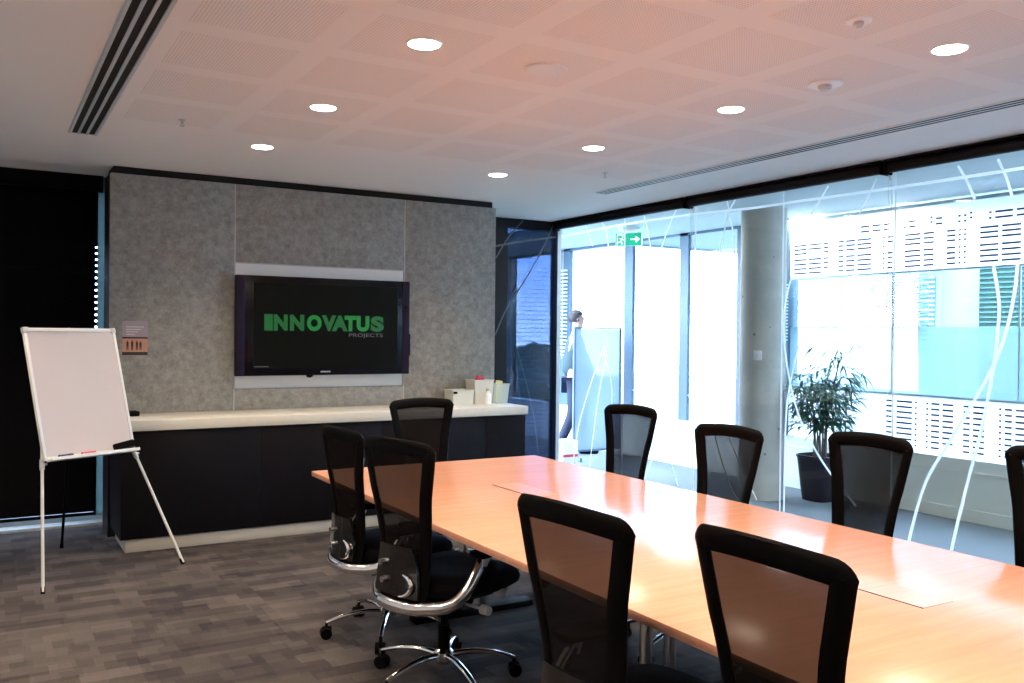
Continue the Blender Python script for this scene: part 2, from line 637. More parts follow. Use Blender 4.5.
s.build('slats', 'blind', bl, smooth=False)
h = MB()
h.b2(-.02, .79-XL-.02, -.05, .045, 2.53, CEIL)
h.build('head_rail', 'blind', bl, smooth=False)
h = MB()
h.b2(0, .742-XL-.02, -.012, .012, .060, .085)
h.build('bottom_rail', 'blind', bl, smooth=False)
for xx in (.15, 1.0, 1.85):
    MB().cyl((xx, -.018, .08), (xx, -.018, 2.53), .0015, n=6).build('ladder_cord', 'blind', bl)
# edge cover added, its gaps shaped to show daylight dots beside the slat ends
e = MB()
e.b2(.740, .760, YF-.050, YF-.046, .055, 1.40)
e.b2(.740, .760, YF-.050, YF-.046, 2.12, CEIL-.06)
z = 1.40
while z < 2.12:
    e.b2(.740, .760, YF-.050, YF-.046, z+.012, z+.047)
    z += .047
e.build('light_gap_cover', 'blind', w, smooth=False)
MB().b2(.757, .83, YF-.050, YF-.046, .055, CEIL).build('daylight_strip', 'backlit_strip', w, smooth=False)  # translucent strip added to show the daylit edge of the window

# right facade window: dark tinted pane, dark surround, view of trees and sky
YF2 = 7.78
w = struct('window_2')
wx0 = ony(506, 300, YF2)[0]
wx1 = 5.163
f = MB()
f.b2(3.92, wx0, YF2-.02, YF2+.1, 0, CEIL)
f.b2(wx1-.012, wx1, YF2-.02, YF2+.1, 0, CEIL)
f.b2(wx0, wx1-.012, YF2-.02, YF2+.1, 2.56, CEIL)
f.b2(wx0, wx1-.012, YF2-.02, YF2+.1, 0, .05)
f.build('window_frame', 'dark_fascia', w, smooth=False)
MB().b2(wx0, wx1-.012, YF2+.03, YF2+.038, .05, 2.56).build('pane', 'tint', w, smooth=False)
g = MB()
for k in range(int(2.44/.045)):
    zz = .1+k*.045
    g.b2(wx0, wx1-.012, YF2+.045, YF2+.047, zz, zz+.004)
g.build('fine_louvres', 'blind', w, smooth=False)


def film(mb, pts, plane, wd, at, th):
    P = []
    for a, b in pts:
        if plane == 'x':
            y, z = onx(a, b, at)
            P.append((at, y, z))
        else:
            x, z = ony(a, b, at)
            P.append((x, at, z))
    nrm = (-1, 0, 0) if plane == 'x' else (0, -1, 0)
    mb.ribbon(smooth_path(P), wd, nrm, th)


g = MB()  # glass wall stripes seen in the dark pane, drawn on it in grey
film(g, [(556, 237), (525, 241), (496, 246)], 'y', .02, YF2-.024, .0008)
g.build('film_stripe', 'pane_stripe', w, smooth=False)
g = MB()
film(g, [(553.8, 224), (541, 252), (523, 283), (507, 308), (495, 335)], 'y', .014, YF2-.024, .0008)
film(g, [(523, 220.5), (508, 238), (496, 258)], 'y', .014, YF2-.024, .0008)
g.build('film_stripe', 'pane_stripe', w, smooth=False)

# glass wall towards the corridor
w = struct('wall_right')
ys = [YF2-.03, 6.68, 5.71, 4.745, 3.785, 2.82, 1.86, .9, -.06, -1.02, YB]
for a, b in zip(ys, ys[1:]):
    MB().b2(XG-.006, XG+.006, b+.004, a-.004, .02, 2.585).build('glass_pane', 'glass', w, smooth=False)
j = MB()
for a in ys[1:-1]:
    j.b2(XG-.007, XG+.007, a-.002, a+.002, .02, 2.585)
j.build('glass_joint', 'glass_film', w, smooth=False)
MB().b2(XG-.02, XG+.02, YB, YF2-.03, 0, .02).build('floor_channel', 'alu', w, smooth=False)
MB().b2(XG-.025, XG+.025, YB, YF2-.03, 2.585, CEIL).build('head_channel', 'dark_fascia', w, smooth=False)
MB().b2(5.166, 5.215, YF2-.012, YF2+.03, 0, 2.585).build('end_post', 'alu_paint', w, smooth=False)
g = MB()
XS = XG-.0075
film(g, [(562, 236.5), (618, 225.5), (691, 214.6), (747.5, 208.6), (809.5, 199.8), (893, 188), (962.5, 177.5), (1030, 167)],
     'x', .021, XS, .001)
strokes = [
    ([(585, 225), (589, 235), (592.8, 246)], .013), ([(602, 221.6), (606, 231), (608.5, 246)], .013),
    ([(644, 214.6), (648, 232), (651, 249)], .014), ([(676.5, 209), (668, 229), (660.8, 250)], .014),
    ([(727, 200.5), (732, 225), (734.6, 253)], .015), ([(735.8, 199), (729, 213), (719.4, 253)], .015),
    ([(828.5, 186), (820, 200), (811, 215)], .015), ([(877, 178), (869, 195), (859.6, 213.7)], .015),
    ([(958, 165.6), (967, 181), (975, 199.8)], .017), ([(998, 159), (1006, 177), (1012.6, 197)], .017),
    ([(792, 276), (786, 300), (784, 322), (785.7, 355), (792.7, 394), (803, 425.5), (824, 464), (856, 506)], .016),
    ([(799, 346), (789, 390), (785.7, 425.5), (784.5, 470), (784, 512)], .016),
    ([(993, 262), (999, 302.5), (997.5, 335), (993.8, 365.7), (982.5, 425.5), (967, 485), (952.6, 545), (948, 575)], .021),
    ([(1018, 261), (1013.7, 298), (1003, 342), (986, 380), (950.9, 439.5), (926, 482), (910.5, 534.4), (905, 570)], .021),
    ([(662.6, 420), (656, 447), (642, 486)], .013), ([(662.6, 420), (667, 445), (678, 486)], .013),
    ([(605, 345), (592, 380), (579, 425), (572, 470)], .012), ([(607, 350), (598, 400), (589, 470)], .010),
    ([(711, 400), (716, 440), (729, 482), (738, 500)], .010), ([(716, 400), (728, 435), (745, 475), (757, 500)], .010),
    ([(603, 350), (611, 380), (612, 412)], .008),
]
for pts, wd in strokes:
    film(g, pts, 'x', wd, XS, .001)
g.build('film_stripe', 'glass_film', w, smooth=False)

# roller blinds cassettes along the head of the glass wall, with cords
segs = [(7.74, 5.735, 'black roller blind cassette on the glass wall, nearest the television wall'),
        (5.715, 3.815, 'middle black roller blind cassette on the glass wall, between the two hanging cords'),
        (3.795, 1.9, 'black roller blind cassette on the glass wall in the top right corner')]
for a, b, lb in segs:
    t = thing('roller_blind', lb, 'roller blind', (XG-.075, (a+b)/2, 2.6), 0, 'roller blinds along the glass wall')
    L = (a-b)/2
    MB().tube([(0, -L+.015, 0), (0, L-.015, 0)], .036, n=16).build('rolled_fabric', 'dark_fascia', t)
    MB().b2(-.045, .045, -L+.002, L-.002, .038, .0495).build('cassette_top', 'dark_fascia', t, smooth=False)
    for sgn in (-1, 1):
        MB().b2(-.04, .04, sgn*L-.006*sgn-.006, sgn*L-.006*sgn+.006, -.045, .04, bevel=.003).build('end_bracket', 'black_plastic', t)
for yy, lb in ((5.725, 'thin looped blind cord hanging on the glass left of the concrete column'),
               (3.805, 'thin looped blind cord hanging on the glass right of the plant')):
    t = thing('blind_cord', lb, 'cord', (XG-.03, yy, 0), 0, 'blind cords on the glass wall')
    MB().lathe([(.002, -.03), (.012, 0), (.016, .012), (.008, .02)], (0, 0, 2.55), n=12).build('cord_clip', 'white_plastic', t)
    MB().tube([(0, -.012, 2.53), (0, -.014, 1.6), (0, -.012, .95), (0, 0, .92), (0, .012, .95), (0, .014, 1.6), (0, .012, 2.53)],
              .0016, n=6).build('cord', 'silver', t)

# ------------------------------------------------------------ ceiling fittings
LIGHTS = [(1.52, 5.67, 'recessed downlight nearest the felt wall, in the left row of ceiling lights'),
          (1.52, 4.50, 'second recessed downlight from the felt wall in the left row'),
          (1.53, 3.29, 'left-row recessed downlight, the large bright one at the upper centre'),
          (3.25, 5.69, 'recessed downlight nearest the felt wall in the right row, above the counter end'),
          (3.28, 4.54, 'second recessed downlight from the felt wall in the right row'),
          (3.31, 3.38, 'right-row recessed downlight in line with the concrete column'),
          (3.35, 2.20, 'right-row recessed downlight at the upper right, nearest the camera'),
          (1.53, 2.10, None), (1.53, .9, None), (3.35, 1.0, None), (1.53, -.3, None), (3.35, -.2, None),
          (-.25, 5.67, None), (-.25, 4.5, None), (-.25, 3.3, None), (-.25, 2.1, None), (-.25, .9, None)]  # unseen row without fixtures, added as fill for the left of the ceiling
for x, y, lb in LIGHTS:
    if lb:
        t = thing('downlight', lb, 'ceiling light', (x, y, CEIL), 0, 'recessed ceiling downlights')
        r = MB()
        r.lathe([(.062, -.0005), (.065, -.004), (.070, -.005), (.074, -.0005)], n=40)
        r.build('trim_ring', 'white_plastic', t)
        r = MB()
        r.lathe([(.0, -.0052), (.062, -.0062), (.062, -.001), (0, -.001)], n=40)
        r.build('lamp', 'lamp', t)
    ld = bpy.data.lights.new('downlight_beam', 'SPOT')
    ld.energy = 68
    ld.color = (1, .80, .60)
    ld.spot_size = R(125)
    ld.spot_blend = .9
    ld.shadow_soft_size = .12
    lo = bpy.data.objects.new('downlight_beam', ld)
    lo.location = (x, y, CEIL-.02)
    COL.objects.link(lo)
    lo['kind'] = 'structure'


def diffuser(name, label, x0, x1, y0, y1, slots):
    t = thing(name, label, 'air vent', ((x0+x1)/2, y1, CEIL))
    W = x1-x0
    L = y1-y0
    f = MB()
    f.b2(-W/2, W/2, -L, 0, 0, -.0035)
    f.build('flange', 'alu_paint' if W > .15 else 'white', t, smooth=False)
    sw = W/(slots*2+1)
    for k in range(slots):
        g = MB()
        c = -W/2+sw*(1.5+2*k)
        g.b2(c-sw*.62, c+sw*.62, -L+.02, -.02, -.0036, -.0048)
        g.build('slot', 'black_gap', t, smooth=False)
    for k in range(slots+1):
        g = MB()
        c = -W/2+sw*(.5+2*k)
        g.b2(c-sw*.3, c+sw*.3, -L+.005, -.005, -.0036, -.009 if W > .15 else -.0052)
        g.build('blade', 'alu_paint' if W > .15 else 'white', t, smooth=False)
    return t


diffuser('slot_diffuser', 'wide linear air diffuser with three black slots at the upper left of the ceiling', .43, .59, -1.0, 5.89, 3)
diffuser('slot_diffuser', 'narrow silver linear air diffuser running along the ceiling beside the glass wall', 4.31, 4.45, -1.0, 5.98, 3)

t = thing('ceiling_speaker', 'flush round white ceiling disc above the table centre, without an opening', 'ceiling disc', (2.13, 3.31, CEIL))
MB().lathe([(0, -.012), (.088, -.010), (.094, -.004), (.094, 0)], n=36).build('cover', 'white', t)
t = thing('smoke_detector', 'white round ceiling detector with grey core, right of the two in the upper right', 'detector', (3.34, 2.81, CEIL), 0)
t['label'] = 'larger white round ceiling detector with grey core, between two downlights'
MB().lathe([(.080, 0), (.078, -.006), (.045, -.008)], n=36).build('base_plate', 'white_plastic', t)
MB().lathe([(.030, -.007), (.032, -.022), (.022, -.030), (.0, -.030)], n=24).build('sensor_core', 'silver', t)
t = thing('smoke_detector', 'smaller white round ceiling detector near the top edge, nearest the camera', 'detector', (2.77, 2.18, CEIL))
MB().lathe([(.048, 0), (.046, -.006), (.028, -.008)], n=32).build('base_plate', 'white_plastic', t)
MB().lathe([(.018, -.007), (.020, -.018), (.012, -.026), (.0, -.026)], n=20).build('sensor_core', 'silver', t)
for (x, y), lb in (((3.86, 5.2), 'tiny ceiling sprinkler head beside the silver linear diffuser'),
                   ((.95, 5.2), 'tiny ceiling sprinkler head at the end of the black-slotted diffuser')):
    t = thing('sprinkler_head', lb, 'sprinkler', (x, y, CEIL))
    MB().lathe([(.022, .003), (.020, -.004), (.006, -.005), (.006, -.022), (.003, -.024)], n=16).build('body', 'silver', t)
    MB().lathe([(.0, -.032), (.014, -.034), (.014, -.036), (0, -.037)], n=14).build('deflector_plate', 'silver', t)
    MB().tube([(-.007, 0, -.02), (-.010, 0, -.027), (-.004, 0, -.033), (.004, 0, -.033), (.010, 0, -.027), (.007, 0, -.02)], .0014, n=6).build('yoke', 'silver', t)

# ------------------------------------------------------------ counter
t = thing('credenza', 'long low black cabinet with pale plinth under the television', 'cabinet', (.79, 6.35, 0))
CW = 3.13
MB().b2(.0, CW, .02, .535, .085, .805).build('body', 'cabinet', t, smooth=False)
MB().b2(.03, CW-.01, .012, .5, 0, .085, bevel=.002).build('plinth', 'plinth', t)
xs = [0, .92, 1.84, 2.755, CW]
for a, b in zip(xs, xs[1:]):
    MB().b2(a+.0015, b-.0015, .0, .019, .09, .80, bevel=.001).build('door', 'cabinet', t)
w = tag(MB().b2(0, CW+.02, -.015, .535, .808, .878, bevel=.003).build('worktop', 'counter'), 'long cream stone worktop lying on the black cabinet', 'worktop')
w.location = (.785, 6.35, 0)

# things on the counter
ZT = .879


def tub(mb, x, y, wx, wy, h, flare=1.12, th=.004):
    """open tapered tub"""
    def ring(k, z, ins):
        return [mb.bm.verts.new((x+sx*(wx/2*k-ins), y+sy*(wy/2*k-ins), z)) for sx, sy in ((-1, -1), (1, -1), (1, 1), (-1, 1))]
    rs = [ring(1, ZT, 0), ring(flare, ZT+h, 0), ring(flare+.06, ZT+h, 0), ring(flare+.06, ZT+h+.006, 0), ring(flare, ZT+h+.006, th), ring(1, ZT+.006, th)]
    for A, B in zip(rs, rs[1:]):
        for k in range(4):
            mb.bm.faces.new((A[k], A[(k+1) % 4], B[(k+1) % 4], B[k]))
    mb.bm.faces.new(rs[0][::-1])
    mb.bm.faces.new(rs[-1])
    return mb


t = thing('storage_tub', 'low white open tub with a dark tag at the left of the worktop clutter', 'tub')
tub(MB(), 3.482, 6.72, .19, .15, .12, 1.06).build('body', 'tub', t, smooth=False)
MB().b2(3.387, 3.422, 6.632, 6.638, .975, .992).build('tag', 'black_plastic', t, smooth=False)
t = thing('storage_tub', 'tall pale translucent tub with red-topped packet, centre of the worktop clutter', 'tub')
tub(MB(), 3.69, 6.74, .16, .15, .20, 1.15).build('body', 'tub', t, smooth=False)
t = thing('storage_tub', 'clear tapered tub holding yellow packets at the right of the worktop clutter', 'tub')
tub(MB(), 3.855, 6.70, .105, .13, .165, 1.25).build('body', 'clear_tub', t, smooth=False)
p = MB()
p.box((3.845, 6.69, ZT+.105), (.06, .03, .185), rot=Matrix.Rotation(R(8), 3, 'Y'), bevel=.008)
tag(p.build('paper_packet', 'yellow'), 'pale yellow paper packet standing in the clear tub', 'packet')
p = MB()
p.box((3.665, 6.72, ZT+.215), (.05, .03, .05), rot=Matrix.Rotation(R(18), 3, 'Y'), bevel=.006)
p.box((3.695, 6.725, ZT+.205), (.05, .028, .035), rot=Matrix.Rotation(R(-25), 3, 'Y'), bevel=.006)
for v in p.bm.verts:
    v.co += Vector((.004*sin(v.co.z*310), .003*sin(v.co.x*270), .004*sin(v.co.x*190)))
tag(p.build('wrapped_packet', 'red'), 'small crumpled red packet poking out of the tall pale tub', 'packet')
t = thing('bottle', 'small white bottle standing in front of the tall pale tub', 'bottle', (3.70, 6.61, ZT))
MB().lathe([(.026, 0), (.028, .01), (.028, .09), (.014, .105), (.012, .115)], n=20).build('bottle_body', 'white_plastic', t)
MB().lathe([(.015, .115), (.015, .135), (.0, .137)], n=16).build('cap', 'beige', t)
t = thing('desk_clicker', 'small black remote handset box at the far left end of the worktop', 'remote', (.90, 6.70, ZT))
MB().box((0, 0, .017), (.10, .07, .034), bevel=.008).build('case', 'black_plastic', t)
MB().box((.0, 0, .036), (.06, .04, .006), bevel=.002).build('button_panel', 'black_gloss', t)

# ------------------------------------------------------------ television
TX0, TX1, TZ0, TZ1, TY = 1.635, 3.055, 1.14, 1.905, 6.80
t = thing('television', 'large black flat television showing a green company logo on the felt wall', 'television', ((TX0+TX1)/2, YP-.01, TZ0))
cx = (TX0+TX1)/2
W2 = (TX1-TX0)/2
HH = TZ1-TZ0
d = TY-(YP-.01)     # negative: towards the room
f = MB()
f.b2(-W2, W2, d, d+.055, 0, HH, bevel=.006)
f.build('casing', 'tv_bezel', t)
MB().b2(-.35, .35, d+.055, -.001, .15, .6).build('wall_bracket', 'black_plastic', t, smooth=False)
for sg in (-1, 1):
    g = MB()
    a, b = (-W2+.004, -W2+.066) if sg < 0 else (W2-.066, W2-.004)
    g.b2(a, b, d-.004, d, .008, HH-.008, bevel=.0015)
    g.build('speaker_strip', 'tv_side', t)
MB().b2(-W2+.13, W2-.11, d-.0015, d, .055, HH-.055).build('screen', 'screen', t, smooth=False)
MB().cyl((W2-.04, d-.0085, HH*.72), (W2-.04, d-.004, HH*.72), .012).build('tweeter', 'black_plastic', t)
MB().b2(W2, W2+.012, d+.01, d+.03, .15, .33, bevel=.002).build('side_controls', 'black_plastic', t)
MB().b2(-.05, .03, d-.0015, d, .022, .033).build('maker_mark', 'silver', t, smooth=False)
MB().lathe([(.028, 0), (.024, -.012), (.010, -.02), (0, -.02)], (-.13, d+.03, 0), n=16).build('sensor_knob', 'black_plastic', t)
MB().b2(-W2+.14, -W2+.25, d-.0025, d-.0015, .068, .074).build('screen_caption', 'grey_text', t, smooth=False)


def text(body, name, mat, parent, x, z, width, height, bold=0, yy=0.0):
    cu = bpy.data.curves.new(name, 'FONT')
    cu.body = body
    cu.size = 1
    cu.offset = bold
    cu.extrude = .002
    ob = bpy.data.objects.new(name, cu)
    COL.objects.link(ob)
    dg = bpy.context.evaluated_depsgraph_get()
    me = bpy.data.meshes.new_from_object(ob.evaluated_get(dg))
    bpy.data.objects.remove(ob)
    xs_ = [v.co.x for v in me.vertices]
    ys_ = [v.co.y for v in me.vertices]
    x0, x1, y0, y1 = min(xs_), max(xs_), min(ys_), max(ys_)
    for v in me.vertices:
        a, b, c = v.co
        v.co = ((a-x0)/(x1-x0)*width, -c*.3, (b-y0)/(y1-y0)*height)
    me.materials.clear()
    me.materials.append(M[mat])
    o = bpy.data.objects.new(name, me)
    COL.objects.link(o)
    o.parent = parent
    o.location = (x, yy, z)
    return o


# INNOVATUS: heavy letters drawn as strips, PROJECTS below at the right
def glyph(mb, pts, wd, x0, z0, sx, sz, y):
    P = [(x0+a*sx, y, z0+b*sz) for a, b in pts]
    for A, B in zip(P, P[1:]):
        A, B = Vector(A), Vector(B)
        mb.ribbon([A, B], wd, (0, -1, 0), .001)


LX0, LX1, LZ = 1.852-cx, 2.815-cx, 1.487-TZ0
LH = .125
LW = LX1-LX0
slots_ = [('I', 0, .055), ('N', .075, .175), ('N', .205, .31), ('O', .345, .455), ('V', .47, .58), ('A', .555, .68), ('T', .665, .755), ('U', .77, .87), ('S', .895, 1.0)]
for i, (ch, a, b) in enumerate(slots_):
    text(ch, 'logo_letter', 'green_text2' if i in (3, 6, 7) else 'green_text', t, LX0+(a-.004)*LW, LZ, (b-a+.012)*LW, LH, bold=.06, yy=d-.0028-.0004*(i % 3))
text('PROJECTS', 'logo_subtitle', 'grey_text', t, LX0+.70*LW, LZ-.052, .30*LW, .036, bold=.0, yy=d-.0022)

# poster
t = thing('poster', 'small poster with a sunset photo of four people on the felt wall', 'poster', (.86, YP-.0115, 1.30))
MB().b2(0, .17, -.0018, 0, 0, .245).build('sheet', 'paper_top', t, smooth=False)
g = MB()
g.b2(0.002, .168, -.0026, -.0018, .022, .125)
g.build('photo_print', 'paper_sun', t, smooth=False)
g = MB()
g.b2(0.0, .17, -.0028, -.0018, 0, .022)
g.build('caption_band', 'paper_dark', t, smooth=False)
g = MB()
g.b2(0.0, .17, -.0028, -.0018, .118, .13)
g.build('caption_band', 'paper_dark', t, smooth=False)
for k, xx in enumerate((.035, .066, .098, .122)):
    g = MB()
    y = -.0030
    z0 = .034
    hh = (.070, .074, .070, .066)[k]
    g.poly([(xx-.006, y, z0), (xx-.002, y, z0), (xx, y, z0+.03), (xx+.002, y, z0), (xx+.006, y, z0), (xx+.008, y, z0+hh*.8),
            (xx+.003, y, z0+hh*.86), (xx+.004, y, z0+hh), (xx-.004, y, z0+hh), (xx-.003, y, z0+hh*.86), (xx-.008, y, z0+hh*.8)], (0, 1, 0), .0006)
    g.build('printed_figure', 'paper_dark', t, smooth=False)
g = MB()
for k in range(4):
    g.b2(.025, .145-.02*k, -.0024, -.0018, .20-.018*k, .205-.018*k)
g.build('printed_lines', 'paper_white', t, smooth=False)

# ------------------------------------------------------------ flip chart easel
F0 = Vector((.299, 5.597, 0))
F1 = Vector((1.102, 5.90, 0))
mid = (F0+F1)/2
phi = math.atan2(.303, .803) + R(8)
t = thing('flipchart_easel', 'whiteboard on a white three-legged easel at the left', 'whiteboard easel', mid, phi)
tau = R(16)
TILT = Matrix.Rotation(-tau, 3, 'X')     # leans back (+y local)


def TL(x, y, z):
    return TILT @ Vector((x, y, z))


def tb(mb, x0, x1, y0, y1, z0, z1, bevel=0):
    c = TL((x0+x1)/2, (y0+y1)/2, (z0+z1)/2)
    return mb.box(c, (x1-x0, y1-y0, z1-z0), rot=TILT, bevel=bevel)


BX0, BX1, BZ0, BZ1 = -.335, .265, .75, 1.545
tb(MB(), BX0+.012, BX1-.012, -.006, .008, BZ0+.012, BZ1-.012).build('board_panel', 'board', t, smooth=False)
fr = MB()
tb(fr, BX0, BX0+.018, -.010, .012, BZ0, BZ1, .002)
tb(fr, BX1-.018, BX1, -.010, .012, BZ0, BZ1, .002)
tb(fr, BX0+.018, BX1-.018, -.010, .012, BZ1-.022, BZ1, .002)
tb(fr, BX0+.018, BX1-.018, -.010, .012, BZ0, BZ0+.018, .002)
fr.build('frame', 'tray_white', t)
for a in (BX0, BX1):
    cn = MB()
    tb(cn, a-.004 if a < 0 else a-.03, a+.03 if a < 0 else a+.004, -.013, .014, BZ1-.03, BZ1+.004, .003)
    cn.build('corner_cap', 'silver', t)
tr_ = MB()
tb(tr_, BX0+.01, BX1-.01, -.065, -.010, BZ0-.012, BZ0-.004)
tb(tr_, BX0+.01, BX1-.01, -.068, -.064, BZ0-.012, BZ0+.006)
tr_.build('pen_tray', 'tray_white', t)
inv = Matrix.Rotation(-phi, 3, 'Z')
f0 = inv @ (F0-mid)
f1 = inv @ (F1-mid)
for foot, bx in ((f0, BX0+.02), (f1, BX1-.02)):
    top = TL(bx, .022, BZ0+.10)
    lg = MB()
    lg.tube([foot+Vector((0, 0, .012)), top], .009, n=10)
    lo = lg.build('leg', 'tray_white', t)
    MB().cyl(foot, foot+(top-foot).normalized()*.04, .012, .011, n=12).build('rubber_foot', 'black_plastic', lo)
    kn = TL(bx, .022, BZ0-.035)
    kb = foot + (top-foot)*.86
    MB().cyl(kb-(top-foot).normalized()*.03, kb+(top-foot).normalized()*.03, .014, n=12).cyl(kb, kb+Vector((.028, 0, 0)), .007, n=8).build('clamp', 'silver', lo)
rf = inv @ (Vector((.47, 6.72, 0))-mid)
rt = TL(-.035, .03, BZ1-.25)
lo = MB().tube([rf+Vector((0, 0, .012)), rt], .009, n=10).build('leg', 'black_plastic', t)
MB().cyl(rf, rf+Vector((0, 0, .03)), .012, n=12).build('rubber_foot', 'black_plastic', lo)
MB().tube([TL(-.035, .016, BZ1-.03), TL(-.035, .016, BZ1+.008)], .006, n=8).build('top_hook', 'silver', t)

RW = Matrix.Rotation(phi, 3, 'Z')


def ew(x, y, z):
    return mid + RW @ TL(x, y, z)


for bx, mname, lb in ((BX0+.10, 'navy', 'dark blue whiteboard marker lying on the easel tray'), (BX0+.245, 'red', 'red whiteboard marker lying on the easel tray')):
    q = ew(bx, -.042, BZ0+.0085)
    ax = RW @ Vector((1, 0, 0))
    k = thing('whiteboard_marker', lb, 'marker', q)
    MB().cyl(-ax*.03, ax*.025, .011, n=12).build('barrel', mname, k)
    MB().cyl(ax*.025, ax*.055, .012, n=12).build('cap', mname, k)
k = thing('board_eraser', 'black felt board eraser at the right of the easel tray', 'eraser', ew(BX1-.10, -.042, BZ0+.032), phi)
rot = TILT @ Matrix.Rotation(R(-8), 3, 'Y')
MB().box((0, 0, 0), (.13, .045, .045), rot=rot, bevel=.008).build('handle', 'black_plastic', k)
MB().box(rot @ Vector((0, 0, -.023)), (.125, .042, .012), rot=rot, bevel=.003).build('felt_pad', 'black_felt', k)

# ------------------------------------------------------------ table
t = thing('conference_table', 'long beech conference table running towards the television wall', 'table', (2.24, 2.64, 0))
TXW, TYL = .71, 2.03
ZTB = .73
flaps = [(-.055, .085, .82, 1.20), (.010, .145, -1.11, -.77)]
# table top in three leaves lengthwise
for a, b in ((-TYL, TYL),):
    MB().b2(-TXW, TXW, a, b, ZTB-.027, ZTB, bevel=.0025).build('tabletop', 'wood', t)
for (x0, x1, y0, y1) in flaps:
    fl = MB().b2(x0, x1, y0, y1, ZTB+.0003, ZTB+.0015).build('cable_flap', 'wood', t, smooth=False)
    g = MB()
    g.b2(x0-.004, x0, y0, y1, ZTB+.0002, ZTB+.0016)
    g.build('flap_gap', 'dark_fascia', fl, smooth=False)
for yy in (-1.5, 0, 1.5):
    for xx in (-.06, .06):
        MB().cyl((xx, yy, .035), (xx, yy, ZTB-.06), .026, n=20).build('leg', 'chrome', t)
    MB().box((0, yy, .018), (.70, .09, .034), bevel=.008).build('foot_bar', 'black_plastic', t)
    MB().box((0, yy, ZTB-.045), (1.0, .07, .03), bevel=.003).build('crossbar', 'black_plastic', t)
MB().b2(-.12, .12, -1.7, 1.7, ZTB-.075, ZTB-.0605).build('cable_tray', 'black_plastic', t, smooth=False)

# ------------------------------------------------------------ chair
# faces +x; origin on the floor under the gas column


def back_x(z):
    """rearward curve of the backrest, side view"""
    u = (z-.40)/.65
    return -.248 + .012*sin(pi*min(1, max(0, u)*1.5)) - .062*max(0, u-.25)**1.1


def half_w(z):
    u = (z-.38)/.67
    pts = [(0, .150), (.2, .156), (.4, .166), (.6, .184), (.8, .212), (.95, .232), (1, .234)]
    for (a, b), (c, d_) in zip(pts, pts[1:]):
        if u <= c:
            k = (u-a)/(c-a)
            k = max(0, k)
            return b+(d_-b)*k
    return pts[-1][1]


Z0, Z1 = .38, 1.05


def bp(z, y, off=0):
    hw = max(half_w(z), .01)
    wrap = .035*(y/hw)**2 * (.6+.4*(z-Z0)/(Z1-Z0))
    return Vector((back_x(z)+wrap+off, y, z))


def outline():
    P = []
    rc = .055
    # right side up, top edge, left side down, bottom edge
    zs = [Z0+rc+(Z1-Z0-2*rc)*k/14 for k in range(15)]
    for z in zs:
        P.append((z, half_w(z)))
    for k in range(1, 6):
        a = k/6*pi/2
        P.append((Z1-rc+rc*sin(a), half_w(Z1)-rc+rc*cos(a)))
    hw = half_w(Z1)-rc
    for k in range(0, 9):
        y = hw-2*hw*k/8
        P.append((Z1+.010*(1-(y/hw)**2), y))
    for k in range(1, 6):
        a = pi/2*(1-k/6)
        P.append((Z1-rc+rc*sin(a), -(half_w(Z1)-rc+rc*cos(a))))
    for z in reversed(zs):
        P.append((z, -half_w(z)))
    hb = half_w(Z0)-rc
    for k in range(1, 6):
        a = k/6*pi/2
        P.append((Z0+rc-rc*sin(a), -(hb+rc*cos(a))))
    for k in range(0, 7):
        y = -hb+2*hb*k/6
        P.append((Z0, y))
    for k in range(1, 6):
        a = pi/2*(1-k/6)
        P.append((Z0+rc-rc*sin(a), hb+rc*cos(a)))
    return P


